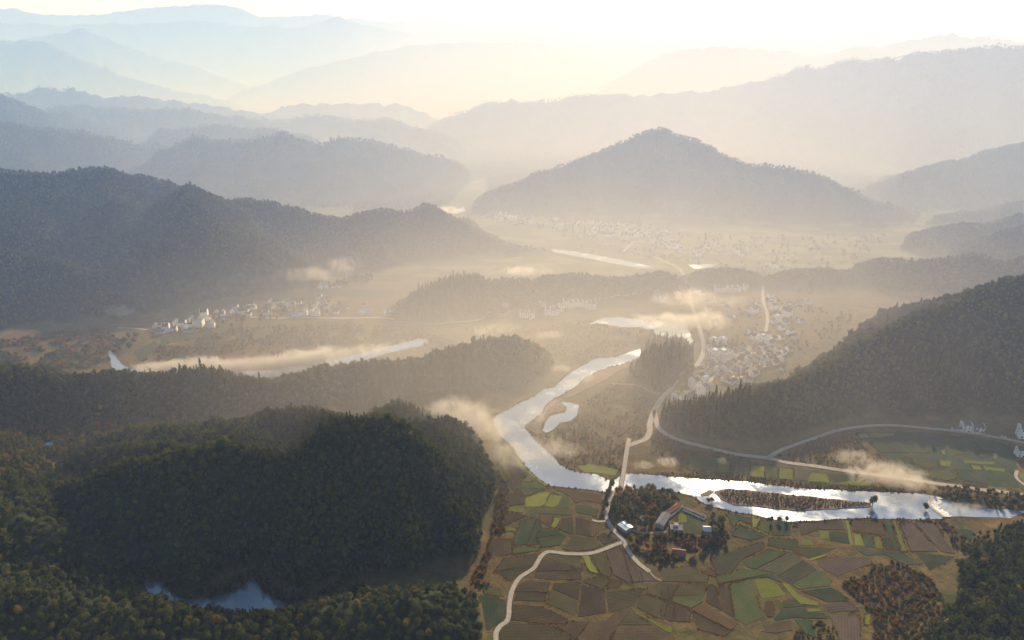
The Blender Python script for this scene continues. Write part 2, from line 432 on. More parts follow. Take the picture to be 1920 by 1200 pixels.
M['drygrass'] = leaf_mat("dry_grass", [(0, (0.15, 0.125, 0.05)), (0.4, (0.22, 0.155, 0.06)), (0.75, (0.28, 0.165, 0.06)), (1.0, (0.20, 0.18, 0.06))], 0.3)

def ground_mat():
    m, nt, out = new_mat("ground_soil_and_grass")
    b = N(nt, "ShaderNodeBsdfPrincipled"); b.inputs["Roughness"].default_value = 0.95; b.inputs["Specular IOR Level"].default_value = 0.1
    at = N(nt, "ShaderNodeAttribute"); at.attribute_name = "hill"
    n1 = noise_tex(nt, 0.012, 6, 0.65); n2 = noise_tex(nt, 0.11, 5, 0.7)
    r1 = ramp(nt, [(0.30, (0.085, 0.075, 0.030)), (0.45, (0.15, 0.105, 0.042)), (0.55, (0.095, 0.090, 0.036)), (0.68, (0.20, 0.14, 0.058))])
    nt.links.new(n1.outputs["Fac"], r1.inputs[0])
    r2 = ramp(nt, [(0.3, (0.6, 0.6, 0.6)), (0.7, (1.35, 1.3, 1.2))])
    nt.links.new(n2.outputs["Fac"], r2.inputs[0])
    mu = N(nt, "ShaderNodeMix", data_type='RGBA', blend_type='MULTIPLY'); mu.inputs[0].default_value = 1
    nt.links.new(r1.outputs[0], mu.inputs[6]); nt.links.new(r2.outputs[0], mu.inputs[7])
    # plough parcels too small to build, on the far basin
    tc = N(nt, "ShaderNodeTexCoord"); mp = N(nt, "ShaderNodeMapping"); mp.inputs["Scale"].default_value = (0.016, 0.035, 0)
    mp.inputs["Rotation"].default_value = (0, 0, 0.25)
    vo = N(nt, "ShaderNodeTexVoronoi"); vo.inputs["Scale"].default_value = 1
    nt.links.new(tc.outputs["Object"], mp.inputs[0]); nt.links.new(mp.outputs[0], vo.inputs["Vector"])
    sx = N(nt, "ShaderNodeSeparateColor"); nt.links.new(vo.outputs["Color"], sx.inputs[0])
    r3 = ramp(nt, [(0, (0.09, 0.11, 0.04)), (0.3, (0.16, 0.17, 0.05)), (0.5, (0.11, 0.10, 0.045)), (0.7, (0.20, 0.21, 0.06)), (1.0, (0.13, 0.10, 0.055))], 'CONSTANT')
    nt.links.new(sx.outputs[0], r3.inputs[0])
    sp = N(nt, "ShaderNodeSeparateXYZ"); nt.links.new(tc.outputs["Object"], sp.inputs[0])
    mr = N(nt, "ShaderNodeMapRange"); mr.inputs[1].default_value = 1150; mr.inputs[2].default_value = 1300
    nt.links.new(sp.outputs[1], mr.inputs[0])
    mm = N(nt, "ShaderNodeMath", operation='MULTIPLY'); mm.inputs[1].default_value = 0.85
    nt.links.new(mr.outputs[0], mm.inputs[0])
    mx = N(nt, "ShaderNodeMix", data_type='RGBA'); nt.links.new(mm.outputs[0], mx.inputs[0]); nt.links.new(mu.outputs[2], mx.inputs[6]); nt.links.new(r3.outputs[0], mx.inputs[7])
    # forested hills
    n3 = noise_tex(nt, 0.05, 8, 0.75)
    r4 = ramp(nt, [(0.3, (0.018, 0.030, 0.012)), (0.55, (0.035, 0.050, 0.018)), (0.75, (0.065, 0.07, 0.025))])
    nt.links.new(n3.outputs["Fac"], r4.inputs[0])
    mh = N(nt, "ShaderNodeMix", data_type='RGBA'); nt.links.new(at.outputs["Fac"], mh.inputs[0]); nt.links.new(mx.outputs[2], mh.inputs[6]); nt.links.new(r4.outputs[0], mh.inputs[7])
    nt.links.new(mh.outputs[2], b.inputs["Base Color"])
    bp = N(nt, "ShaderNodeBump"); bp.inputs["Strength"].default_value = 0.9; bp.inputs["Distance"].default_value = 4.0
    nt.links.new(n3.outputs["Fac"], bp.inputs["Height"]); nt.links.new(bp.outputs[0], b.inputs["Normal"])
    nt.links.new(b.outputs[0], out.inputs[0])
    return m
M['ground'] = ground_mat()

def water_mat(name, base, rough=0.12, wave=0.06, scale=0.35, metal=0.0):
    m, nt, out = new_mat(name)
    b = N(nt, "ShaderNodeBsdfPrincipled")
    b.inputs["Base Color"].default_value = (*base, 1); b.inputs["Roughness"].default_value = rough
    b.inputs["IOR"].default_value = 1.5; b.inputs["Metallic"].default_value = metal; b.inputs["Specular IOR Level"].default_value = 1.0
    n = noise_tex(nt, scale, 3, 0.5)
    bp = N(nt, "ShaderNodeBump"); bp.inputs["Strength"].default_value = wave; bp.inputs["Distance"].default_value = 0.5
    nt.links.new(n.outputs["Fac"], bp.inputs["Height"]); nt.links.new(bp.outputs[0], b.inputs["Normal"])
    n2 = noise_tex(nt, 0.025, 4, 0.6); mr = N(nt, "ShaderNodeMapRange"); mr.inputs[1].default_value = 0.4; mr.inputs[2].default_value = 0.62
    mr.inputs[3].default_value = rough * 0.5; mr.inputs[4].default_value = rough * 2.6
    nt.links.new(n2.outputs["Fac"], mr.inputs[0]); nt.links.new(mr.outputs[0], b.inputs["Roughness"])
    nt.links.new(b.outputs[0], out.inputs[0])
    return m
M['water'] = water_mat("river_water", (0.33, 0.39, 0.46), metal=0.45)
M['lake'] = water_mat("reservoir_water", (0.16, 0.24, 0.30), metal=0.35)
M['foam'] = simple_mat("white_water", (0.45, 0.5, 0.52), (0.85, 0.87, 0.88), 1.2, 0.5, 0.5, 0.6)
M['gravel'] = simple_mat("gravel_bar", (0.16, 0.12, 0.085), (0.28, 0.21, 0.15), 0.6, 0.95, 0.1, 0.4)
M['road'] = simple_mat("concrete_road", (0.30, 0.275, 0.24), (0.44, 0.40, 0.355), 0.3, 0.9, 0.2)
M['track'] = simple_mat("earth_track", (0.24, 0.19, 0.13), (0.36, 0.29, 0.21), 0.4, 0.95, 0.1)
M['concrete'] = simple_mat("bridge_concrete", (0.42, 0.39, 0.35), (0.58, 0.54, 0.49), 0.5, 0.85, 0.2)

# ------------------------------------------------------------------ the ground sheet
def build_ground():
    nr, nc = 760, 620
    t = np.linspace(0, 1, nr)
    Y = 330.0 * (16500.0 / 330.0) ** t - 330.0 - 120 * (1 - t) ** 6
    k = np.linspace(-1, 1, nc)
    k = k * (0.72 + 0.28 * k * k)
    W = 0.98 * np.maximum(Y, 0) + 330.0
    X = k[None, :] * W[:, None]
    YY = np.repeat(Y[:, None], nc, 1)
    x = X.ravel(); y = YY.ravel()
    h = height(x, y)
    n = vnoise(x / 7.0, y / 7.0)
    hill = np.clip((h - 1.0) / 4.0, 0, 1)
    farbump = np.clip((y - 1900) / 600, 0, 1) * hill
    h = h + farbump * (vnoise(x / 16, y / 16) - 0.5) * 14 + hill * (n - 0.5) * 1.5
    co = np.stack([x, y, h], 1).astype(np.float32)
    idx = np.arange(nr * nc).reshape(nr, nc)
    q = np.stack([idx[:-1, :-1], idx[:-1, 1:], idx[1:, 1:], idx[1:, :-1]], -1).reshape(-1, 4)
    me = bpy.data.meshes.new("ground")
    me.vertices.add(len(co)); me.vertices.foreach_set("co", co.ravel())
    me.loops.add(q.size); me.loops.foreach_set("vertex_index", q.ravel().astype(np.int32))
    me.polygons.add(len(q)); me.polygons.foreach_set("loop_start", (np.arange(len(q)) * 4).astype(np.int32))
    me.polygons.foreach_set("loop_total", np.full(len(q), 4, np.int32))
    me.polygons.foreach_set("use_smooth", np.ones(len(q), bool))
    a = me.attributes.new("hill", 'FLOAT', 'POINT'); a.data.foreach_set("value", hill.astype(np.float32))
    me.update(calc_edges=True)
    me.materials.append(M['ground'])
    o = bpy.data.objects.new("ground", me); COL.objects.link(o)
    tag(o, kind="structure")
    return o
GROUND = build_ground()

# ------------------------------------------------------------------ traced outlines (crop origin and scale -> photo pixels)
def tr(o, pts):
    ox, oy, s = o
    return [(ox + a / s, oy + b / s) for a, b in pts]
ZA = (860, 820, 3.157); ZB = (1240, 940, 2.8235); ZC = (1220, 740, 2.743); Z8 = (800, 640, 3.2)
Z5 = (740, 360, 3.3103); Z4 = (240, 500, 3.0); Z6 = (1100, 380, 2.857); Z3 = (0, 300, 2.857); ZP = (1140, 930, 8.727)

def ngon(name, px, z, mat, parent=None, wob=0.0, sub=0.0, skirt=0.6):
    pts = [P(a, b) for a, b in px]
    if sub:
        q = []
        for a, b in zip(pts, pts[1:] + pts[:1]):
            n = max(1, int((b - a).length / sub))
            for i in range(n):
                c = a.lerp(b, i / n)
                if i and wob:
                    c.x += random.uniform(-wob, wob); c.y += random.uniform(-wob, wob)
                q.append(c)
        pts = q
    bm = bmesh.new()
    vs = [bm.verts.new((p.x, p.y, z)) for p in pts]
    f = bm.faces.new(vs)
    f.normal_update()
    if f.normal.z < 0: f.normal_flip()
    bmesh.ops.triangulate(bm, faces=[f])
    lo = [bm.verts.new((p.x, p.y, z - skirt)) for p in pts]
    for i in range(len(vs)):
        j = (i + 1) % len(vs)
        bm.faces.new((vs[i], vs[j], lo[j], lo[i]))
    bmesh.ops.recalc_face_normals(bm, faces=bm.faces)
    me = bpy.data.meshes.new(name); bm.to_mesh(me); bm.free()
    me.materials.append(mat)
    o = bpy.data.objects.new(name, me); COL.objects.link(o)
    if parent: o.parent = parent
    return o
RIVER_POLYS = []
def river(name, px, z=0.35, mat='water', wob=0.8, sub=9.0):
    RIVER_POLYS.append(px_poly(px))
    return tag(ngon(name, px, z, M[mat], None, wob, sub), kind="structure")
left_bank = tr(Z8, [(1335, 30), (1240, 55), (1130, 95), (1010, 105), (930, 150), (860, 190), (800, 240), (760, 280), (700, 285), (650, 330), (560, 370), (470, 420), (410, 450), (400, 480), (415, 530), (440, 570),
                    (500, 620), (540, 680), (600, 760), (660, 820), (740, 870), (850, 880), (1000, 895), (1060, 907), (1120, 897), (1180, 892), (1300, 885), (1430, 892), (1530, 912), (1600, 932), (1640, 962), (1700, 990), (1760, 1003), (1840, 1025)])
low_bank = tr(ZC, [(500, 615), (620, 640), (700, 655), (850, 650), (1000, 640), (1100, 635), (1250, 640), (1400, 645), (1500, 640)])
weir_line = tr(ZC, [(1500, 622), (1455, 590), (1428, 560), (1440, 540), (1432, 518)])
up_bank = tr(ZC, [(1350, 508), (1250, 503), (1100, 498), (950, 490), (800, 485), (650, 470), (500, 450), (350, 440), (250, 435), (120, 425)])
right_bank = tr(Z8, [(1400, 805), (1280, 795), (1200, 795), (1160, 812), (1120, 838), (1080, 830), (1020, 800), (920, 790), (860, 770), (800, 745), (770, 700), (700, 640), (640, 580), (590, 520), (600, 500), (650, 465), (700, 420), (710, 390),
                     (740, 360), (800, 330), (850, 300), (900, 270), (950, 220), (1010, 190), (1060, 170), (1110, 150), (1180, 140), (1240, 115), (1300, 90)])
river("river", left_bank + low_bank + weir_line + up_bank + right_bank)
river("river_backwater", tr(Z8, [(800, 365), (870, 370), (915, 385), (900, 450), (860, 480), (800, 490), (760, 530), (720, 550), (695, 540), (710, 490), (740, 450), (790, 435), (830, 430), (840, 400)]))
river("river_upstream", tr(Z5, [(1130, 832), (1230, 812), (1290, 782), (1400, 778), (1550, 798), (1700, 808), (1800, 828), (1830, 870), (1850, 930), (1830, 945), (1790, 900), (1700, 905), (1640, 900), (1600, 862), (1520, 842), (1400, 842), (1310, 822), (1230, 822)]))
river("river_left_reach", tr(Z4, [(1690, 415), (1640, 405), (1560, 425), (1450, 452), (1300, 490), (1150, 525), (1000, 552), (800, 582), (560, 592), (400, 584), (200, 582), (30, 578), (-20, 560), (-60, 520), (-90, 470), (-75, 445), (-110, 480),
                              (-95, 560), (-60, 600), (60, 612), (200, 618), (400, 620), (560, 625), (800, 622), (1000, 590), (1200, 560), (1300, 535), (1450, 490), (1560, 465), (1680, 440)]))
river("river_far_reach", tr(Z5, [(975, 352), (1100, 367), (1250, 391), (1400, 421), (1605, 464), (1540, 478), (1400, 452), (1200, 413), (980, 372)]))
river("far_pond", tr(Z5, [(1825, 455), (1930, 448), (2000, 452), (1960, 468), (1860, 475)]))
river("far_lagoon", tr(Z5, [(325, 128), (430, 95), (442, 118), (385, 133)]))
river("distant_river", [(770, 238), (800, 228), (840, 218), (832, 226), (800, 238), (775, 243)])
river("lower_river", tr(ZC, [(1446, 534), (1520, 542), (1640, 580), (1780, 590), (2000, 602), (2000, 645), (1750, 632), (1600, 627), (1506, 627), (1462, 592), (1436, 562)]), 0.2)
river("reservoir", [(267, 1088), (283, 1093), (308, 1091), (313, 1106), (328, 1118), (350, 1125), (393, 1123), (423, 1116), (457, 1101), (470, 1083), (480, 1083), (484, 1098), (500, 1115), (530, 1130), (557, 1136), (553, 1156), (500, 1168), (420, 1160), (340, 1156), (280, 1130)], 0.5, 'lake', 0.4, 6)
# islands and gravel bars
tag(ngon("river_island", tr(ZC, [(330, 500), (400, 485), (520, 495), (650, 510), (800, 525), (950, 540), (1060, 555), (1130, 560), (1135, 578), (1050, 585), (900, 590), (780, 600), (650, 590), (530, 575), (430, 570), (360, 540)]), 0.9, M['gravel'], None, 0.9, 7), kind="structure")
tag(ngon("gravel_bar", tr(ZC, [(255, 515), (300, 492), (325, 500), (300, 520), (265, 524)]), 0.7, M['gravel'], None, 0.5, 5), kind="structure")
tag(ngon("gravel_bar", tr(Z8, [(590, 520), (600, 505), (645, 470), (700, 428), (712, 395), (742, 365), (800, 338), (820, 345), (780, 375), (720, 420), (700, 470), (680, 530), (690, 555), (660, 560), (630, 545)]), 0.6, M['gravel'], None, 0.5, 6), kind="structure")
tag(ngon("gravel_bar", tr(Z8, [(1000, 195), (1060, 172), (1110, 152), (1180, 142), (1230, 120), (1230, 150), (1150, 180), (1080, 230), (980, 280), (880, 330), (820, 345), (850, 305), (905, 272), (955, 225)]), 0.6, M['gravel'], None, 0.5, 6), kind="structure")

# ------------------------------------------------------------------ roads
def smooth_line(pts, n=6):
    out = []
    for i in range(len(pts) - 1):
        p0 = pts[max(i - 1, 0)]; p1 = pts[i]; p2 = pts[i + 1]; p3 = pts[min(i + 2, len(pts) - 1)]
        for k in range(n):
            t = k / n
            out.append(0.5 * ((2 * p1) + (p2 - p0) * t + (2 * p0 - 5 * p1 + 4 * p2 - p3) * t * t + (3 * p1 - p0 - 3 * p2 + p3) * t ** 3))
    out.append(pts[-1])
    return out
ROADS = []
def road(name, px, w, mat='road', z=0.45):
    pts = smooth_line([P(a, b) for a, b in px])
    xs = np.array([p.x for p in pts]); ys = np.array([p.y for p in pts])
    hh = height(xs, ys)
    V = []; F = []
    for i, p in enumerate(pts):
        a = pts[max(i - 1, 0)]; b = pts[min(i + 1, len(pts) - 1)]
        d = (b - a); d.z = 0; d.normalize()
        n = Vector((-d.y, d.x, 0)) * (w / 2 * random.uniform(0.94, 1.06))
        zz = float(hh[i]) + z
        for q, dz in ((p + n, -0.6), (p + n, 0), (p - n, 0), (p - n, -0.6)):
            V.append((q.x, q.y, zz + dz))
        if i:
            k = 4 * i
            for j in range(3): F.append((k - 4 + j, k + j, k + j + 1, k - 3 + j))
    o = mesh_obj(name, V, F, M[mat])
    ROADS.append((np.stack([xs, ys], 1), w))
    return tag(o, kind="structure")
road("lane", tr(ZA, [(215, 1260), (220, 1200), (222, 1160), (245, 1120), (285, 1090), (297, 1050), (300, 990), (312, 920), (335, 870), (370, 825), (440, 780), (470, 735), (490, 705), (520, 682), (560, 680), (620, 688), (700, 692), (780, 688), (850, 668), (920, 640), (972, 622)]), 3.6)
road("lane", tr(ZA, [(916, 318), (908, 340), (895, 370), (882, 420), (875, 465), (885, 500), (910, 540), (940, 575), (970, 605), (980, 625), (1000, 665), (1040, 720), (1080, 760), (1130, 797)]), 3.8)
road("footpath", tr(ZA, [(1130, 797), (1160, 830), (1200, 852)]), 1.6, 'track')
road("lane", tr(ZA, [(790, 490), (830, 500), (880, 495)]), 2.6)
road("road", tr(Z8, [(1205, 630), (1250, 612), (1310, 590), (1332, 560), (1340, 530), (1338, 500), (1350, 460), (1365, 420)]) + tr(Z6, [(400, 1050), (450, 1000), (520, 930), (590, 870), (625, 800), (620, 730), (600, 660), (580, 600), (560, 540), (540, 460), (520, 390), (490, 350), (430, 320), (360, 290)]), 6.0)
road("road", tr(ZC, [(18, 80), (35, 160), (60, 190), (100, 215), (180, 245), (260, 265), (340, 285), (430, 305), (520, 318), (610, 328), (700, 350), (820, 365), (950, 385), (1050, 400), (1200, 420), (1350, 440), (1480, 460), (1600, 475), (1700, 490), (1800, 500), (1920, 517), (2050, 535)]), 5.5)
road("road", tr(ZC, [(600, 328), (660, 290), (740, 260), (840, 225), (940, 190), (1040, 170), (1140, 160), (1240, 158), (1340, 165), (1440, 175), (1560, 187), (1680, 203), (1800, 224), (1920, 248), (2050, 275)]), 4.5)
road("village_street", tr(Z6, [(520, 1015), (580, 1000), (640, 970), (720, 900), (800, 840), (880, 770), (930, 720), (960, 680), (968, 600), (945, 520), (945, 400)]), 5.0)
road("road", tr(Z5, [(0, 800), (80, 808), (250, 818), (380, 808), (500, 798), (640, 765), (780, 742), (920, 735), (1100, 718), (1250, 690), (1400, 668), (1560, 650), (1680, 635), (1800, 620)]), 5.5)
road("road", tr(Z4, [(-60, 345), (60, 350), (200, 372)]) , 3.5)
road("road", tr(Z4, [(690, 285), (830, 290), (1000, 288), (1200, 290), (1350, 288), (1440, 290), (1520, 305), (1610, 318), (1700, 318)]), 4.5)
road("field_path", tr(Z8, [(1110, 255), (1180, 258), (1260, 262), (1310, 285), (1350, 305), (1400, 318)]), 3.0, 'track')
road("field_path", tr(Z5, [(1420, 370), (1460, 330), (1500, 305), (1600, 318)]), 6.0)
road("field_path", tr(ZC, [(1885, 392), (1878, 415), (1890, 440), (1930, 470)]), 3.0)
road("field_path", tr(ZP, [(400, 560), (500, 595), (650, 610), (820, 600), (950, 590)]), 2.6, 'track')

# ------------------------------------------------------------------ bridge and weir
def build_bridge():
    a = P(1164, 921, 3.4); b = P(1176.5, 837, 3.4)
    d = (b - a); L = d.length; rz = math.atan2(d.y, d.x)
    root = empty("bridge", (a.x, a.y, 0), rz)
    tag(root, "long narrow concrete road bridge crossing the river on slim piers", "bridge")
    V = []; F = []; box_vf(V, F, -4, L + 4, -2.2, 2.2, 2.7, 3.4)
    mesh_obj("deck", V, F, M['concrete'], root)
    V = []; F = []; box_vf(V, F, -10, L + 10, -1.75, 1.75, 3.404, 3.46)
    mesh_obj("roadway", V, F, M['road'], root)
    for sgn in (-1, 1):
        V = []; F = []; y0, y1 = sorted((sgn * 1.9, sgn * 2.15)); box_vf(V, F, -4, L + 4, y0, y1, 3.41, 4.3)
        n = 14
        for i in range(n + 1):
            x = L * i / n; box_vf(V, F, x - 0.2, x + 0.2, y0 - 0.05, y1 + 0.05, 3.42, 4.55)
        mesh_obj("parapet", V, F, M['concrete'], root)
    n = 6
    for i in range(1, n):
        V = []; F = []; x = L * i / n
        box_vf(V, F, x - 0.6, x + 0.6, -1.8, 1.8, -1.0, 2.2); box_vf(V, F, x - 0.9, x + 0.9, -2.1, 2.1, 2.2, 2.72)
        mesh_obj("pier", V, F, M['concrete'], root)
    for x0, x1, z0, z1 in ((-26, -4, 0.3, 3.38), (L + 4, L + 22, 3.38, 0.3)):
        V = [(x0, -2.2, 0), (x1, -2.2, 0), (x1, 2.2, 0), (x0, 2.2, 0), (x0, -2.2, z0), (x1, -2.2, z1), (x1, 2.2, z1), (x0, 2.2, z0)]
        F = [(0, 3, 2, 1), (4, 5, 6, 7), (0, 1, 5, 4), (1, 2, 6, 5), (2, 3, 7, 6), (3, 0, 4, 7)]
        mesh_obj("approach_ramp", V, F, M['road'], root)
build_bridge()
def build_weir():
    pts = smooth_line([P(a, b) for a, b in tr(ZC, [(1504, 632), (1482, 612), (1455, 592), (1437, 572), (1432, 555), (1446, 540), (1440, 522)])], 5)
    c = sum(pts, Vector()) / len(pts)
    root = empty("weir", (c.x, c.y, 0))
    tag(root, "curved low weir with white water spilling over it across the river", "weir")
    def strip(prof, name, mat):
        V = []; F = []
        m = len(prof)
        for i, p in enumerate(pts):
            a = pts[max(i - 1, 0)]; b = pts[min(i + 1, len(pts) - 1)]
            d = (b - a).normalized(); n = Vector((d.y, -d.x, 0))
            for off, z in prof:
                o2 = off * (1 + (0.35 * random.uniform(-1, 1) if off > 3 else 0))
                q = p - c + n * o2
                V.append((q.x, q.y, z + (random.uniform(-0.15, 0.15) if off > 1.5 else 0)))
            if i:
                for j in range(m - 1):
                    F.append(((i - 1) * m + j, i * m + j, i * m + j + 1, (i - 1) * m + j + 1))
        mesh_obj(name, V, F, mat, root)
    strip([(-1.2, -0.5), (-1.2, 0.75), (0.6, 0.9), (0.9, 0.2), (0.9, -0.5)], "sill", M['concrete'])
    strip([(0.95, 0.85), (2.2, 0.75), (3.6, 0.6), (5.5, 0.62), (8.0, 0.45)], "white_water", M['foam'])
build_weir()

# ------------------------------------------------------------------ fields
def field_mat(name, c1, c2, row, rowamt, worn=0.7):
    m, nt, out = new_mat(name)
    b = N(nt, "ShaderNodeBsdfPrincipled"); b.inputs["Roughness"].default_value = 0.95; b.inputs["Specular IOR Level"].default_value = 0.1
    n1 = noise_tex(nt, 0.07, 5, 0.65); n2 = noise_tex(nt, 0.8, 3, 0.6)
    r = ramp(nt, [(0.32, c1), (0.68, c2)]); nt.links.new(n1.outputs["Fac"], r.inputs[0])
    tc = N(nt, "ShaderNodeTexCoord")
    w = N(nt, "ShaderNodeTexWave"); w.bands_direction = 'Y'; w.inputs["Scale"].default_value = row; w.inputs["Distortion"].default_value = 3.0; w.inputs["Detail"].default_value = 3; w.inputs["Detail Scale"].default_value = 0.5
    nt.links.new(tc.outputs["Object"], w.inputs["Vector"])
    mr = N(nt, "ShaderNodeMapRange"); mr.inputs[3].default_value = 1 - rowamt; mr.inputs[4].default_value = 1 + rowamt * 0.5
    nt.links.new(w.outputs["Fac"], mr.inputs[0])
    mr2 = N(nt, "ShaderNodeMapRange"); mr2.inputs[1].default_value = 0.3; mr2.inputs[2].default_value = 0.7; mr2.inputs[3].default_value = 0.7; mr2.inputs[4].default_value = 1.3
    nt.links.new(n2.outputs["Fac"], mr2.inputs[0])
    mm = N(nt, "ShaderNodeMath", operation='MULTIPLY'); nt.links.new(mr.outputs[0], mm.inputs[0]); nt.links.new(mr2.outputs[0], mm.inputs[1])
    oi = N(nt, "ShaderNodeObjectInfo"); mr3 = N(nt, "ShaderNodeMapRange"); mr3.inputs[3].default_value = 0.75; mr3.inputs[4].default_value = 1.25
    nt.links.new(oi.outputs["Random"], mr3.inputs[0])
    m2 = N(nt, "ShaderNodeMath", operation='MULTIPLY'); nt.links.new(mm.outputs[0], m2.inputs[0]); nt.links.new(mr3.outputs[0], m2.inputs[1])
    n4 = noise_tex(nt, 0.035, 6, 0.7); r4 = ramp(nt, [(0.5, (0, 0, 0)), (0.66, (1, 1, 1))]); nt.links.new(n4.outputs["Fac"], r4.inputs[0])
    wm_ = N(nt, "ShaderNodeMath", operation='MULTIPLY'); wm_.inputs[1].default_value = worn; nt.links.new(r4.outputs[0], wm_.inputs[0])
    wx = N(nt, "ShaderNodeMix", data_type='RGBA'); wx.inputs[7].default_value = (0.092, 0.07, 0.038, 1); nt.links.new(wm_.outputs[0], wx.inputs[0]); nt.links.new(r.outputs[0], wx.inputs[6])
    h = N(nt, "ShaderNodeHueSaturation"); nt.links.new(wx.outputs[2], h.inputs["Color"]); nt.links.new(m2.outputs[0], h.inputs["Value"])
    nt.links.new(h.outputs[0], b.inputs["Base Color"])
    ad = N(nt, "ShaderNodeMath", operation='ADD'); nt.links.new(w.outputs["Fac"], ad.inputs[0]); nt.links.new(n2.outputs["Fac"], ad.inputs[1])
    bp = N(nt, "ShaderNodeBump"); bp.inputs["Strength"].default_value = 0.28; bp.inputs["Distance"].default_value = 0.5
    nt.links.new(ad.outputs[0], bp.inputs["Height"]); nt.links.new(bp.outputs[0], b.inputs["Normal"])
    nt.links.new(b.outputs[0], out.inputs[0])
    return m
FM = {
    'y': field_mat("field_rape_yellow_green", (0.119, 0.143, 0.021), (0.193, 0.213, 0.031), 0.30, 0.25, 0.3),
    'g': field_mat("field_green", (0.045, 0.062, 0.021), (0.073, 0.089, 0.029), 0.30, 0.22),
    't': field_mat("field_dark_green", (0.026, 0.047, 0.024), (0.045, 0.066, 0.032), 0.30, 0.22),
    'o': field_mat("field_olive_stubble", (0.055, 0.049, 0.021), (0.079, 0.068, 0.029), 0.22, 0.12),
    'b': field_mat("field_brown_stubble", (0.052, 0.039, 0.021), (0.075, 0.055, 0.029), 0.22, 0.14),
    'r': field_mat("field_rust_grass", (0.068, 0.045, 0.022), (0.099, 0.062, 0.029), 0.15, 0.15),
    'p': field_mat("field_bare_earth", (0.068, 0.052, 0.039), (0.099, 0.075, 0.060), 0.15, 0.15),
    'w': field_mat("field_grey_green", (0.052, 0.055, 0.029), (0.073, 0.073, 0.039), 0.15, 0.15),
}
farmland = empty("farmland", (0, 500, 0)); tag(farmland, kind="structure")
FIELD_POLYS = []
def field(px, c, hgt=None):
    pts = [P(a, b) for a, b in px]
    c0 = sum(pts, Vector()) / len(pts)
    best = max(((b - a) for a, b in zip(pts, pts[1:] + pts[:1])), key=lambda v: v.length)
    rz = math.atan2(best.y, best.x)
    z = hgt if hgt is not None else random.uniform(0.14, 0.34)
    # shrink a little so that a bund stays open between neighbours, and round the outline
    q = []
    n = len(pts)
    for i in range(n):
        a, b = pts[i], pts[(i + 1) % n]
        k = max(1, int((b - a).length / 9))
        for j in range(k):
            p = a.lerp(b, j / k)
            v = (c0 - p); l = v.length
            p = p + v * (min(0.45 / max(l, 1e-3), 0.15))
            p.x += random.uniform(-0.35, 0.35); p.y += random.uniform(-0.35, 0.35)
            q.append(p)
    bm = bmesh.new()
    R = Matrix.Rotation(-rz, 3, 'Z')
    loc = [R @ (p - c0) for p in q]
    vs = [bm.verts.new((p.x, p.y, 0)) for p in loc]
    f = bm.faces.new(vs); f.normal_update()
    if f.normal.z < 0: f.normal_flip()
    bmesh.ops.triangulate(bm, faces=[f])
    lo = [bm.verts.new((p.x * 1.01, p.y * 1.01, -0.9)) for p in loc]
    for i in range(len(vs)):
        j = (i + 1) % len(vs)
        bm.faces.new((vs[i], vs[j], lo[j], lo[i]))
    bmesh.ops.recalc_face_normals(bm, faces=bm.faces)
    me = bpy.data.meshes.new("field"); bm.to_mesh(me); bm.free(); me.materials.append(FM[c])
    o = bpy.data.objects.new("field", me); COL.objects.link(o)
    o.parent = farmland
    o.location = (c0.x, c0.y - 500, z); o.rotation_euler = (0, 0, rz)
    FIELD_POLYS.append((np.array([[p.x, p.y] for p in pts]), c))
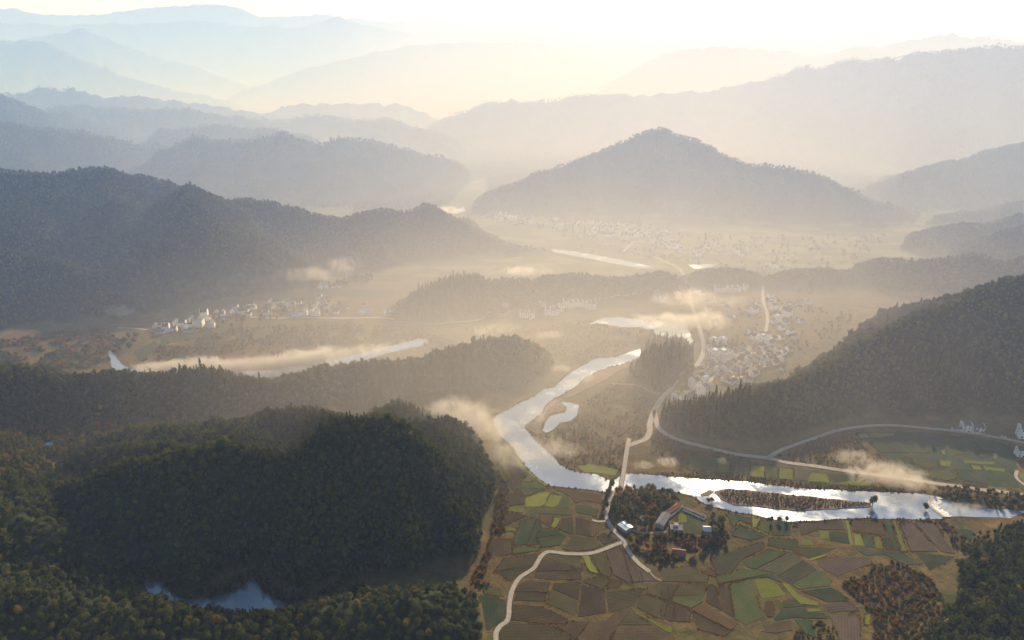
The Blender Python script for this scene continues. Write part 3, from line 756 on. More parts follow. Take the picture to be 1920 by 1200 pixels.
FA = [('y', [(395, 360), (470, 330), (530, 320), (540, 330), (510, 400), (480, 412), (395, 412)]),
 ('y', [(542, 337), (612, 347), (590, 400), (560, 418), (507, 405)]), ('g', [(617, 352), (655, 372), (672, 400), (650, 423), (572, 423)]),
 ('y', [(550, 308), (610, 333), (665, 358), (683, 390), (676, 402), (658, 364), (600, 339), (545, 322)]),
 ('y', [(290, 417), (390, 402), (398, 438), (380, 448), (290, 438)]), ('y', [(275, 530), (345, 532), (343, 558), (270, 556)]),
 ('b', [(270, 447), (395, 458), (385, 475), (275, 522), (270, 500)]), ('t', [(370, 490), (470, 482), (490, 520), (455, 600), (475, 635), (325, 640), (325, 600)]),
 ('r', [(470, 458), (565, 458), (540, 528), (492, 505)]), ('y', [(567, 476), (603, 481), (578, 538), (542, 530)]),
 ('o', [(607, 480), (675, 470), (685, 568), (665, 578), (590, 543)]), ('g', [(492, 535), (575, 547), (640, 582), (600, 638), (490, 653), (467, 600)]),
 ('r', [(690, 472), (780, 492), (840, 550), (800, 593), (690, 570)]), ('g', [(690, 402), (760, 402), (820, 432), (815, 473), (690, 445)]),
 ('o', [(680, 583), (800, 603), (850, 640), (800, 668), (700, 676), (612, 660)]), ('b', [(812, 590), (860, 560), (950, 608), (860, 638)]),
 ('b', [(195, 600), (315, 602), (318, 690), (190, 710)]), ('g', [(322, 652), (478, 647), (478, 670), (322, 693)]),
 ('o', [(265, 717), (472, 688), (443, 768), (358, 818), (308, 858), (215, 792)]),
 ('b', [(505, 722), (620, 748), (720, 790), (728, 840), (560, 848), (442, 832), (455, 788), (488, 735)]), ('o', [(525, 698), (718, 702), (738, 785), (640, 748), (512, 712)]),
 ('y', [(724, 699), (768, 696), (832, 810), (772, 796)]), ('o', [(782, 695), (848, 678), (908, 808), (888, 828), (842, 810)]),
 ('p', [(870, 672), (962, 645), (1045, 775), (1105, 805), (1185, 850), (1000, 858), (912, 810)]),
 ('o', [(732, 850), (840, 818), (900, 842), (858, 898), (740, 862)]), ('r', [(907, 842), (965, 852), (950, 893), (877, 898)]),
 ('o', [(345, 880), (410, 842), (548, 862), (508, 973), (320, 968)]), ('o', [(560, 862), (718, 858), (712, 960), (688, 1058), (520, 983)]),
 ('b', [(727, 872), (858, 907), (878, 1038), (700, 1068)]), ('o', [(872, 912), (1098, 892), (1038, 998), (900, 1038), (882, 1030)]),
 ('b', [(312, 987), (500, 1003), (648, 1077), (638, 1108), (450, 1098), (308, 1080)]), ('o', [(312, 1093), (558, 1117), (695, 1210), (240, 1210), (236, 1150)]),
 ('b', [(660, 1088), (868, 1093), (940, 1023), (1028, 1008), (905, 1175), (890, 1210), (720, 1210), (580, 1122)]),
 ('o', [(1110, 892), (1190, 862), (1240, 868), (1245, 968), (1112, 923)]), ('o', [(1062, 942), (1110, 932), (1238, 977), (1212, 1086), (1052, 1010)]),
 ('y', [(1030, 1025), (1070, 1040), (1200, 1110), (1270, 1130), (1265, 1160), (1220, 1150), (1130, 1090), (1045, 1045)]),
 ('o', [(950, 1062), (1025, 1033), (1130, 1097), (1215, 1157), (1270, 1168), (1290, 1210), (900, 1210)]),
 ('t', [(125, 935), (268, 958), (286, 1000), (281, 1068), (238, 1106), (125, 1165)]), ('g', [(135, 872), (230, 892), (276, 948), (155, 928)]),
 ('g', [(205, 125), (230, 122), (300, 240), (345, 310), (392, 358), (370, 355), (318, 305), (270, 225)]), ('y', [(232, 118), (275, 150), (300, 142), (262, 105)]),
 ('y', [(300, 100), (330, 108), (420, 190), (535, 288), (515, 296), (430, 230), (370, 180)]), ('y', [(385, 242), (412, 232), (436, 258), (402, 268)]),
 ('b', [(280, 155), (330, 130), (380, 200), (400, 230), (380, 245), (345, 290), (320, 260)]), ('g', [(345, 300), (385, 262), (480, 268), (530, 305), (470, 322), (395, 350)]),
 ('o', [(290, 330), (345, 330), (390, 362), (388, 398), (300, 405)]), ('g', [(400, 430), (470, 420), (455, 475), (395, 470)]), ('g', [(475, 430), (675, 432), (672, 462), (570, 456), (470, 455)]),
 ('r', [(560, 300), (700, 320), (850, 345), (850, 395), (760, 375), (690, 390), (640, 340)]), ('y', [(690, 170), (760, 160), (880, 175), (940, 195), (930, 225), (850, 215), (740, 205)]),
]
FB = [('y', [(390, 147), (402, 108), (415, 106), (570, 173), (562, 182), (412, 120), (398, 146)]), ('y', [(477, 87), (528, 92), (500, 143), (480, 138)]), ('g', [(532, 95), (585, 105), (570, 168), (508, 148)]),
 ('t', [(592, 107), (690, 112), (685, 183), (590, 178)]), ('t', [(340, 62), (470, 87), (470, 120), (412, 100), (380, 138)]), ('t', [(392, 152), (412, 126), (545, 188), (470, 208), (370, 180)]),
 ('y', [(747, 202), (775, 197), (813, 230), (800, 238), (727, 233)]), ('g', [(570, 192), (718, 200), (720, 242), (925, 250), (868, 276), (780, 304), (700, 262), (560, 232)]),
 ('y', [(785, 307), (865, 280), (868, 290), (787, 317)]), ('y', [(835, 157), (885, 157), (885, 203), (840, 203)]), ('t', [(890, 162), (985, 167), (1000, 228), (890, 208)]),
 ('y', [(972, 100), (990, 100), (1015, 230), (1002, 235)]), ('y', [(1017, 172), (1055, 172), (1075, 238), (1022, 233)]), ('t', [(1060, 172), (1110, 180), (1130, 248), (1080, 238)]), ('y', [(1117, 182), (1160, 187), (1180, 258), (1137, 250)]),
 ('t', [(1167, 192), (1205, 197), (1225, 253), (1187, 256)]), ('y', [(1222, 102), (1240, 102), (1305, 268), (1272, 268)]), ('t', [(1172, 102), (1215, 107), (1262, 263), (1232, 253)]),
 ('p', [(1262, 112), (1330, 112), (1468, 268), (1322, 268)]), ('r', [(1000, 102), (1168, 102), (1193, 183), (1010, 160)]), ('b', [(722, 112), (960, 102), (975, 153), (830, 148), (740, 183)]),
 ('w', [(260, 302), (400, 252), (538, 212), (543, 250), (430, 308), (360, 388), (290, 388)]), ('w', [(432, 322), (560, 253), (700, 272), (830, 362), (908, 420), (888, 448), (730, 468), (650, 420), (600, 382), (450, 350)]),
 ('y', [(487, 412), (560, 407), (620, 442), (665, 500), (530, 518), (510, 470)]), ('y', [(632, 432), (670, 437), (720, 492), (830, 540), (838, 555), (740, 545), (690, 505)]), ('y', [(770, 567), (843, 567), (845, 585), (775, 587)]),
 ('t', [(740, 477), (898, 453), (998, 520), (880, 538), (820, 510)]), ('t', [(592, 620), (640, 572), (760, 560), (778, 592), (860, 590), (878, 623), (700, 618), (600, 633)]), ('t', [(702, 624), (790, 628), (828, 730), (760, 700)]),
 ('y', [(1075, 597), (1110, 597), (1110, 655), (1072, 655)]), ('g', [(360, 440), (480, 412), (538, 618), (450, 658), (390, 625)]), ('b', [(292, 452), (355, 442), (385, 620), (332, 588)]), ('b', [(160, 582), (210, 542), (330, 602), (408, 650), (330, 713), (200, 680)]),
 ('b', [(247, 442), (285, 442), (328, 583), (230, 530)]), ('o', [(102, 442), (240, 442), (223, 530), (160, 568), (52, 530), (72, 470)]), ('o', [(0, 432), (95, 442), (40, 528), (0, 515)]), ('o', [(0, 522), (40, 535), (150, 575), (155, 600), (150, 640), (40, 640), (0, 610)]),
 ('p', [(820, 332), (900, 302), (1100, 292), (1118, 330), (930, 398), (870, 370)]), ('p', [(850, 542), (990, 527), (1048, 580), (900, 590)]), ('p', [(890, 602), (1050, 602), (1058, 750), (950, 750)]),
 ('t', [(1030, 252), (1260, 272), (1388, 330), (1300, 338), (1180, 280), (1080, 288)]), ('t', [(1342, 272), (1558, 292), (1420, 370), (1392, 330)]), ('t', [(1542, 142), (1650, 152), (1648, 208), (1572, 200)]),
 ('o', [(10, 360), (150, 340), (250, 390), (240, 430), (0, 425)]), ('r', [(215, 385), (250, 350), (290, 375), (292, 400)]), ('g', [(290, 400), (300, 395), (430, 355), (600, 390), (640, 430), (560, 402), (480, 405), (300, 440)]),
 ('r', [(545, 530), (590, 525), (610, 570), (590, 615), (560, 615), (540, 570)]), ('g', [(640, 525), (690, 512), (770, 555), (640, 568)]), ('b', [(520, 690), (600, 640), (690, 630), (700, 680), (600, 700)]), ('p', [(1340, 112), (1440, 110), (1560, 280), (1480, 268)]),
]
FC = [('y', [(342, 340), (410, 342), (405, 400), (350, 398)]), ('w', [(412, 345), (505, 360), (500, 410), (412, 400)]), ('y', [(514, 362), (590, 368), (580, 430), (512, 420)]), ('g', [(594, 370), (655, 375), (650, 430), (587, 428)]),
 ('y', [(662, 377), (735, 383), (732, 440), (657, 433)]), ('w', [(739, 387), (815, 395), (800, 443), (739, 438)]), ('y', [(822, 402), (905, 410), (920, 453), (804, 445)]), ('g', [(910, 408), (1050, 412), (1050, 438), (950, 448)]),
 ('y', [(957, 457), (1040, 442), (1150, 447), (1130, 473), (960, 462)]), ('g', [(192, 330), (335, 345), (340, 398), (200, 388)]), ('y', [(1060, 202), (1110, 200), (1125, 220), (1080, 226)]), ('y', [(1122, 200), (1250, 197), (1255, 211), (1140, 223)]),
 ('g', [(1267, 217), (1350, 217), (1400, 240), (1300, 238)]), ('t', [(1272, 242), (1390, 252), (1438, 300), (1350, 298)]), ('y', [(1515, 262), (1535, 260), (1538, 280), (1518, 282)]), ('t', [(1572, 252), (1660, 257), (1663, 308), (1562, 308)]),
 ('t', [(1682, 277), (1752, 292), (1752, 326), (1690, 323)]), ('y', [(1757, 302), (1782, 304), (1780, 331), (1759, 328)]), ('g', [(1342, 327), (1475, 337), (1483, 368), (1420, 383), (1347, 350)]), ('y', [(1482, 337), (1545, 342), (1540, 373), (1490, 368)]),
 ('y', [(1607, 335), (1770, 347), (1760, 360), (1612, 352)]), ('y', [(1642, 364), (1690, 364), (1708, 388), (1662, 388)]), ('y', [(1702, 367), (1820, 380), (1823, 398), (1717, 388)]), ('g', [(1432, 392), (1540, 382), (1573, 433), (1530, 443), (1442, 430)]),
 ('t', [(1562, 382), (1640, 392), (1718, 430), (1700, 453), (1592, 438)]), ('g', [(1722, 422), (1830, 427), (1833, 445), (1737, 440)]), ('t', [(1602, 444), (1740, 454), (1738, 478), (1612, 465)]), ('y', [(1888, 394), (1930, 404), (1930, 460), (1897, 430)]),
 ('t', [(1442, 202), (1640, 217), (1560, 243), (1452, 235)]), ('t', [(1130, 240), (1260, 245), (1330, 300), (1180, 300)]), ('t', [(1450, 252), (1500, 255), (1505, 300), (1450, 300)]), ('y', [(1494, 282), (1512, 282), (1516, 310), (1498, 310)]),
 ('t', [(1780, 350), (1870, 365), (1870, 410), (1835, 402), (1830, 378)]), ('t', [(1260, 318), (1335, 325), (1340, 350), (1270, 360)]), ('g', [(1380, 388), (1425, 390), (1435, 430), (1400, 425)]), ('t', [(1670, 245), (1780, 270), (1780, 295), (1680, 270)]),
]
field(tr(ZC, [(1060, 195), (1250, 188), (1450, 195), (1640, 212), (1800, 245), (1860, 270), (1890, 380), (1900, 480), (1700, 470), (1450, 440), (1330, 400), (1200, 320)]), 't', 0.07)
field(tr(ZC, [(190, 325), (430, 338), (820, 392), (1050, 415), (1160, 440), (1150, 478), (900, 458), (600, 432), (340, 402), (190, 390)]), 'g', 0.07)
NEXT = {'o': "oobgo", 'b': "bbobr", 'g': "ggtg", 't': "ttgt", 'w': "wwogw", 'p': "ppb", 'r': "rrb", 'y': "y"}
def clip(poly, a, b, keep):
    """part of a polygon on one side of the line coordinate keep (b*y >= a)"""
    out = []
    for p, q in zip(poly, poly[1:] + poly[:1]):
        dp, dq = keep(p) - a, keep(q) - a
        if b < 0: dp, dq = -dp, -dq
        if dp >= 0: out.append(p)
        if (dp >= 0) != (dq >= 0): out.append(p.lerp(q, dp / (dp - dq)))
    return out
def strips(px, c):
    """a large plot is worked in narrow strips"""
    pts = [P(a, b) for a, b in px]
    best = max(((b - a) for a, b in zip(pts, pts[1:] + pts[:1])), key=lambda v: v.length).normalized()
    n = Vector((-best.y, best.x, 0)); k = lambda p: p.dot(n)
    lo, hi = min(map(k, pts)), max(map(k, pts)); m = int((hi - lo) / random.uniform(9, 16))
    if c == 'y' or m < 2 or random.random() < 0.2: return field(px, c)
    cuts = [lo - 1] + [lo + (hi - lo) * (i + random.uniform(-.22, .22)) / m for i in range(1, m)] + [hi + 1]
    for a, b in zip(cuts[:-1], cuts[1:]):
        q = clip(clip(pts, a, 1, k), b, -1, k)
        if len(q) < 3: continue
        area = 0.5 * abs(sum(u.x * v.y - v.x * u.y for u, v in zip(q, q[1:] + q[:1])))
        if area > 15: field([project(p.x, p.y, 0.0)[:2] for p in q], random.choice(NEXT[c]))
for o_, L_ in ((ZA, FA), (ZB, FB), (ZC, FC)):
    for c_, pl in L_: strips(tr(o_, pl), c_)
# courtyard meadow, village-side fields and left valley fields
ZL = (440, 530, 9.6)
for c_, pl in [('g', tr(ZP, [(1060, 440), (1220, 200), (1440, 300), (1580, 420), (1640, 560), (1480, 620), (1200, 610)])), ('y', tr(ZP, [(1130, 300), (1230, 270), (1300, 340), (1310, 430), (1160, 440)])),
               ('y', tr(ZP, [(600, 690), (640, 650), (760, 690), (770, 740), (650, 745)])), ('y', tr(ZP, [(970, 750), (1010, 720), (1085, 750), (1050, 790)])), ('y', tr(ZP, [(1060, 890), (1100, 850), (1190, 860), (1220, 900)])),
               ('y', tr(ZP, [(1490, 960), (1660, 850), (1670, 880), (1520, 985)])), ('y', tr(ZP, [(1270, 960), (1330, 960), (1320, 1080), (1280, 1070)])), ('y', tr(ZP, [(510, 650), (560, 625), (610, 640), (590, 665)])),
               ('g', [(1355, 745), (1390, 720), (1440, 700), (1500, 688), (1440, 715), (1380, 742)]), ('y', [(1318, 752), (1345, 735), (1375, 738), (1330, 756)]),
               ('g', [(470, 560), (540, 548), (620, 542), (740, 545), (735, 555), (640, 556), (600, 560), (520, 566)]), ('y', [(487, 556), (500, 554), (500, 560), (488, 561)]), ('y', [(660, 551), (705, 550), (705, 553), (660, 554)]),
               ('g', [(300, 632), (350, 626), (395, 616), (400, 626), (340, 640), (300, 645)]), ('g', [(590, 603), (640, 602), (620, 610), (596, 612)]), ('y', [(533, 600), (548, 598), (546, 604), (535, 604)]),
               ('g', [(1080, 448), (1180, 468), (1200, 478), (1100, 462), (1050, 455)]), ('y', [(1105, 464), (1140, 470), (1140, 473), (1105, 468)]), ('g', [(250, 660), (290, 640), (300, 648), (262, 678)])]:
    field(pl, c_)

# ------------------------------------------------------------------ trees
def crown_mesh(name, mat, shape, r, hgt, zb, nleaf, leaf, seed, core=0.72, lobes=5):
    """uneven crown: leaf-clump faces spread through lobed volume round a ragged core, z from zb to zb+hgt"""
    rn = random.Random(seed)
    V = []; F = []
    lob = []
    if shape == 'round':
        for i in range(lobes):
            a = rn.uniform(0, 6.283); q = rn.uniform(0.15, 0.55) * r
            lob.append((Vector((math.cos(a) * q, math.sin(a) * q, zb + hgt * rn.uniform(0.35, 0.68))), r * rn.uniform(0.42, 0.66), hgt * rn.uniform(0.24, 0.36)))
        lob.append((Vector((0, 0, zb + hgt * 0.62)), r * 0.62, hgt * 0.38))
    else:
        k = 5
        for i in range(k):
            f = i / (k - 1)
            lob.append((Vector((rn.uniform(-.12, .12) * r, rn.uniform(-.12, .12) * r, zb + hgt * (0.12 + 0.76 * f))), r * (1.0 - 0.78 * f), hgt * 0.16))
    for c, rr, rh in lob:
        me = bmesh.new(); bmesh.ops.create_icosphere(me, subdivisions=1, radius=1)
        b = len(V)
        for v in me.verts:
            k = core * rn.uniform(0.8, 1.12)
            V.append((c.x + v.co.x * rr * k, c.y + v.co.y * rr * k, c.z + v.co.z * rh * k))
        for f in me.faces: F.append(tuple(b + v.index for v in f.verts))
        me.free()
    for i in range(nleaf):
        c, rr, rh = lob[rn.randrange(len(lob))]
        d = Vector((rn.gauss(0, 1), rn.gauss(0, 1), rn.gauss(0.25, 1))).normalized()
        k = rn.uniform(0.72, 1.12)
        p = Vector((c.x + d.x * rr * k, c.y + d.y * rr * k, c.z + d.z * rh * k))
        nrm = (d + Vector((rn.uniform(-.6, .6), rn.uniform(-.6, .6), rn.uniform(-.3, .8)))).normalized()
        u = nrm.orthogonal().normalized(); u.rotate(Matrix.Rotation(rn.uniform(0, 6.28), 3, nrm)); w = nrm.cross(u)
        s = leaf * rn.uniform(0.6, 1.3)
        b = len(V)
        V += [tuple(p + u * s), tuple(p + w * s * 0.7), tuple(p - u * s * 0.9), tuple(p - w * s * 0.75)]
        F.append((b, b + 1, b + 2, b + 3))
    me = bpy.data.meshes.new(name); me.from_pydata(V, [], F); me.materials.append(mat); me.update()
    return me
def trunk_mesh(name, h, r, seed, limbs=4):
    rn = random.Random(seed); V = []; F = []
    def limb(p0, p1, r0, r1, n=6):
        d = (p1 - p0).normalized(); u = d.orthogonal().normalized(); w = d.cross(u); b = len(V)
        for p, rr in ((p0, r0), (p1, r1)):
            for i in range(n):
                a = 6.283 * i / n; V.append(tuple(p + u * math.cos(a) * rr + w * math.sin(a) * rr))
        for i in range(n):
            F.append((b + i, b + (i + 1) % n, b + n + (i + 1) % n, b + n + i))
    m = Vector((rn.uniform(-.15, .15) * h * .3, rn.uniform(-.15, .15) * h * .3, h * 0.55)); t = Vector((m.x * 1.4, m.y * 1.4, h))
    limb(Vector((0, 0, -1.5)), m, r, r * 0.72); limb(m, t, r * 0.72, r * 0.25)
    for i in range(limbs):
        a = rn.uniform(0, 6.283); f = rn.uniform(0.45, 0.85)
        p0 = m.lerp(t, (f - .45) / .55); l = h * rn.uniform(0.25, 0.4)
        limb(p0, p0 + Vector((math.cos(a) * l, math.sin(a) * l, l * 0.7)), r * 0.42, r * 0.12, 4)
    me = bpy.data.meshes.new(name); me.from_pydata(V, [], F); me.materials.append(M['bark']); me.update()
    return me

# small models instanced by the far-off woods
def joined(name, crown, trunk):
    me = bpy.data.meshes.new(name)
    V = [tuple(v.co) for v in crown.vertices]; F = [tuple(p.vertices) for p in crown.polygons]; nf = len(F); b = len(V)
    V += [tuple(v.co) for v in trunk.vertices]; F += [tuple(b + i for i in p.vertices) for p in trunk.polygons]
    me.from_pydata(V, [], F); me.materials.append(crown.materials[0]); me.materials.append(M['bark'])
    me.polygons.foreach_set("material_index", [0] * nf + [1] * (len(F) - nf)); me.update()
    return me
def kit(name, models):
    c = bpy.data.collections.new(name)
    for i, me in enumerate(models):
        o = bpy.data.objects.new("%s_model_%02d" % (name, i), me); c.objects.link(o)
    return c
small_trunk = trunk_mesh("stem", 4.0, 0.16, 3, 2)
def small_set(mat, shape, n, r, h, zb, seed, nl=85, leaf=0.62):
    return [joined("wood", crown_mesh("wood", mat, shape, r * random.uniform(.85, 1.15), h * random.uniform(.85, 1.15), zb, nl, leaf, seed + i, core=0.7, lobes=3), small_trunk) for i in range(n)]
KIT_WOOD = kit("wood", small_set(M['evergreen'], 'round', 5, 2.5, 5.2, 1.0, 11) + small_set(M['broadleaf'], 'round', 2, 2.7, 5.0, 1.0, 31) + small_set(M['evergreen'], 'cone', 3, 1.9, 8.0, 0.8, 51))
KIT_PINE = kit("conifer", small_set(M['evergreen'], 'cone', 3, 2.3, 12.0, 1.0, 71, 130) + small_set(M['broadleaf'], 'cone', 1, 2.3, 11.0, 1.0, 75, 130))
KIT_MIXED = kit('mixed', small_set(M['broadleaf'], 'round', 3, 2.7, 5.2, 1.0, 131) + small_set(M['autumn'], 'round', 3, 2.5, 4.8, 0.9, 141) + small_set(M['yellowleaf'], 'round', 1, 2.3, 5.5, 0.9, 151) + small_set(M['broadleaf'], 'cone', 1, 1.9, 8.0, 0.9, 161))
KIT_SHRUB = kit("shrub", [crown_mesh("shrub", M['autumn'], 'round', 1.3, 1.9, -0.2, 45, 0.38, 91 + i, lobes=2) for i in range(3)] + [crown_mesh("shrub", M['broadleaf'], 'round', 1.4, 2.0, -0.2, 45, 0.4, 97 + i, lobes=2) for i in range(2)])
def tuft(seed):
    rn = random.Random(seed); V = []; F = []
    for i in range(16):
        a = rn.uniform(0, 6.283); q = rn.uniform(0, 0.5); l = rn.uniform(0.5, 1.1); t = rn.uniform(0, 6.283); w = 0.16
        p = Vector((math.cos(a) * q, math.sin(a) * q, -0.1)); d = Vector((math.cos(t), math.sin(t), 0)) * w; tip = p + Vector((math.cos(a) * 0.35, math.sin(a) * 0.35, l))
        b = len(V); V += [tuple(p - d), tuple(p + d), tuple(tip)]; F.append((b, b + 1, b + 2))
    me = bpy.data.meshes.new("tuft"); me.from_pydata(V, [], F); me.materials.append(M['drygrass']); me.update(); return me
KIT_GRASS = kit("tuft", [tuft(i) for i in range(4)])

_gn = {}
def gn_group(coll):
    if coll.name in _gn: return _gn[coll.name]
    g = bpy.data.node_groups.new("scatter_" + coll.name, 'GeometryNodeTree'); _gn[coll.name] = g
    g.interface.new_socket("Geometry", in_out='INPUT', socket_type='NodeSocketGeometry')
    g.interface.new_socket("Geometry", in_out='OUTPUT', socket_type='NodeSocketGeometry')
    gi = g.nodes.new("NodeGroupInput"); go = g.nodes.new("NodeGroupOutput")
    ip = g.nodes.new("GeometryNodeInstanceOnPoints"); ci = g.nodes.new("GeometryNodeCollectionInfo")
    ci.inputs["Collection"].default_value = coll; ci.inputs["Separate Children"].default_value = True; ci.inputs["Reset Children"].default_value = True
    ip.inputs["Pick Instance"].default_value = True
    def attr(nm, t):
        a = g.nodes.new("GeometryNodeInputNamedAttribute"); a.data_type = t; a.inputs["Name"].default_value = nm
        return [s for s in a.outputs if s.enabled][0]
    cb = g.nodes.new("ShaderNodeCombineXYZ")
    g.links.new(attr("spin", 'FLOAT'), cb.inputs[2])
    g.links.new(gi.outputs[0], ip.inputs["Points"]); g.links.new(ci.outputs[0], ip.inputs["Instance"])
    g.links.new(attr("model", 'INT'), ip.inputs["Instance Index"]); g.links.new(cb.outputs[0], ip.inputs["Rotation"])
    g.links.new(attr("size", 'FLOAT_VECTOR'), ip.inputs["Scale"])
    g.links.new(ip.outputs[0], go.inputs[0])
    return g
def scatter(name, coll, x, y, z, size, label, cat, models=None):
    n = len(x)
    me = bpy.data.meshes.new(name)
    me.vertices.add(n); me.vertices.foreach_set("co", np.stack([x, y, z], 1).astype(np.float32).ravel())
    k = len(coll.objects) if models is None else 0
    mod = RNG.integers(0, k, n) if models is None else models
    size = np.asarray(size)
    s3 = np.stack([size * RNG.uniform(.85, 1.15, n), size * RNG.uniform(.85, 1.15, n), size * RNG.uniform(.8, 1.25, n)], 1)
    a = me.attributes.new("spin", 'FLOAT', 'POINT'); a.data.foreach_set("value", RNG.uniform(0, 6.283, n).astype(np.float32))
    a = me.attributes.new("model", 'INT', 'POINT'); a.data.foreach_set("value", np.asarray(mod).astype(np.int32))
    a = me.attributes.new("size", 'FLOAT_VECTOR', 'POINT'); a.data.foreach_set("vector", s3.astype(np.float32).ravel())
    o = bpy.data.objects.new(name, me); COL.objects.link(o)
    md = o.modifiers.new("scatter", 'NODES'); md.node_group = gn_group(coll)
    return tag(o, label, cat, kind="stuff")

# candidate points over the hills in view, thinned to the crown spacing
def jitter_grid(x0, x1, y0, y1, s):
    gx, gy = np.meshgrid(np.arange(x0, x1, s), np.arange(y0, y1, s))
    gx = gx + RNG.uniform(-.48, .48, gx.shape) * s; gy = gy + RNG.uniform(-.48, .48, gy.shape) * s
    return gx.ravel(), gy.ravel()
def in_view(x, y, z, m=60):
    u, v, d = project(x, y, z)
    return (u > -m) & (u < 1920 + m) & (v > -m) & (v < 1200 + m) & (d > 0)
def inside_any(x, y, polys):
    r = np.zeros(x.shape, bool)
    for p in polys: r |= poly_sd(x, y, p) > 0
    return r
BAND = [(150, 700, 3.5, 1.0), (700, 1050, 4.0, 1.05), (1050, 1500, 4.6, 1.1), (1500, 2100, 6.0, 1.15), (2100, 3200, 9.0, 1.45)]
HX = []; HY = []; HZ = []; HS = []
for y0, y1, s, sc in BAND:
    w = 0.80 * y1 + 120
    x, y = jitter_grid(-w, w, y0, y1, s)
    k = np.abs(x) < 0.80 * y + 140; x, y = x[k], y[k]
    h = height(x, y)
    k = (h > 1.6 + 1.5 * vnoise(x / 9, y / 9) + np.where((x > 120) & (y < 600), 14 * np.clip(fbm(x / 28, y / 28, 3) - 0.38, 0, 1), 0)) & in_view(x, y, h); x, y, h = x[k], y[k], h[k]
    HX.append(x); HY.append(y); HZ.append(h); HS.append(sc * np.clip(RNG.lognormal(-0.04, 0.26 if y1 < 1100 else 0.16, len(x)), .5, 1.7 if y1 < 1100 else 1.35))
HX = np.concatenate(HX); HY = np.concatenate(HY); HZ = np.concatenate(HZ); HS = np.concatenate(HS)
U, Vv, D = project(HX, HY, HZ)
# near trees are big broadleaves: thin them
near = HY < 470
lowleft = near & (U < 1000)
corner = near & (U >= 1000)
# regional split: (name, mask, label)
front_hill = (HY >= 470 - 60) & (HY < 700) & (HX < 40)
def region():
    r = np.full(len(HX), 9)
    r[(HY < 720) & (HX < 60)] = 0
    r[(HY >= 690) & (HY < 900) & (HX < 140)] = 1
    r[(HY >= 900) & (HX < 140) & (HY < 1700)] = 2
    r[(HX >= 60) & (HY < 1060) & (HX > 150)] = 3
    r[(HY > 1020) & (HY < 1260) & (HX > -230) & (HX < 340)] = 4
    r[(HX > 330) & (HY > 1000) & (HY < 1700)] = 5
    r[(HY >= 1700)] = 6
    r[(HX > 120) & (HY < 520)] = 7
    return r
REG = region()
# the near ridge: larger crowns, wide spacing; the ones that show largest become trees of their own
bottom = ((REG == 0) & (project(HX, HY, HZ)[1] > 1085) & (HY < 425)) | ((REG == 0) & (U < 330) & (Vv > 925) & (HY < 560) & (HX < -0.42 * HY + 10))
def thin(idx, dmin):
    cell = {}; keep = []
    for i in idx:
        x, y = HX[i], HY[i]; cx, cy = int(x // dmin), int(y // dmin); ok = True
        for a in (-1, 0, 1):
            for b in (-1, 0, 1):
                for j in cell.get((cx + a, cy + b), ()):
                    if (HX[j] - x) ** 2 + (HY[j] - y) ** 2 < dmin * dmin: ok = False; break
                if not ok: break
            if not ok: break
        if ok: cell.setdefault((cx, cy), []).append(i); keep.append(i)
    return np.array(keep, int)
bi = np.nonzero(bottom)[0]; RNG.shuffle(bi)
bi = thin(bi, 5.2)
bdist = D[bi]
inf = (U[bi] > -25) & (U[bi] < 1945) & (Vv[bi] < 1225)
order = np.argsort(bdist + np.where(inf, 0, 1e5))
NIND = 250
ind = bi[order[:NIND]]; rest_b = bi[order[NIND:]]
used = bottom.copy()

# individual trees -----------------------------------------------------------
TREE = []
for i, (mk, sh, r, h, zb) in enumerate([('broadleaf', 'round', 3.7, 6.6, 1.6), ('broadleaf', 'round', 3.3, 7.4, 1.8), ('evergreen', 'round', 3.5, 7.0, 1.6), ('evergreen', 'round', 3.0, 7.6, 1.8),
                                        ('autumn', 'round', 3.0, 6.0, 1.4), ('yellowleaf', 'round', 3.3, 6.4, 1.5), ('evergreen', 'cone', 2.4, 10.5, 1.2), ('pinkleaf', 'round', 3.0, 5.4, 1.4)]):
    TREE.append((crown_mesh("crown", M[mk], sh, r, h, zb, 520, 0.46, 200 + i, core=0.74, lobes=7), trunk_mesh("trunk", zb + h * 0.62, 0.28, 300 + i)))
KINDN = {0: 'broad yellow-green', 1: 'tall yellow-green', 2: 'dark green', 3: 'dark upright', 4: 'rusty brown', 5: 'golden yellow', 6: 'pointed dark', 7: 'bare pinkish'}
def tree(name, k, x, y, z, s, label, group=None, rz=None):
    o = empty(name, (x, y, z), random.uniform(0, 6.28) if rz is None else rz)
    o.scale = (s, s, s * random.uniform(.9, 1.12))
    cm, tm = TREE[k]
    link_mesh("trunk", tm, o); link_mesh("crown", cm, o)
    return tag(o, label, "tree", group)
for i in ind:
    k = random.choices([0, 1, 2, 3, 4, 5], [5, 4, 4, 3, 0.15, 0.5])[0]
    u, v = U[i], Vv[i]
    if u < 120 and v > 1085: wh = "in the bottom left corner"
    elif v < 1080: wh = "on the wooded slope at the left edge"
    elif u < 300: wh = "on the bottom ridge left of the reservoir"
    elif u < 560: wh = "on the bottom ridge in front of the reservoir"
    elif u < 760: wh = "on the bottom ridge right of the reservoir"
    else: wh = "at the right end of the bottom ridge"
    tree("broadleaf_tree", k, HX[i], HY[i], HZ[i] - 0.4, random.uniform(.8, 1.25), "%s tree %s" % (KINDN[k], wh), "trees of the wooded ridge along the bottom left")
mod_big = RNG.choice([5, 6, 0, 1, 2], len(rest_b))
scatter("woodland", KIT_WOOD, HX[rest_b], HY[rest_b], HZ[rest_b] - 0.3, RNG.uniform(1.15, 1.7, len(rest_b)), "unbroken dark broadleaf wood on the shaded slope at the left edge", "woodland", mod_big)
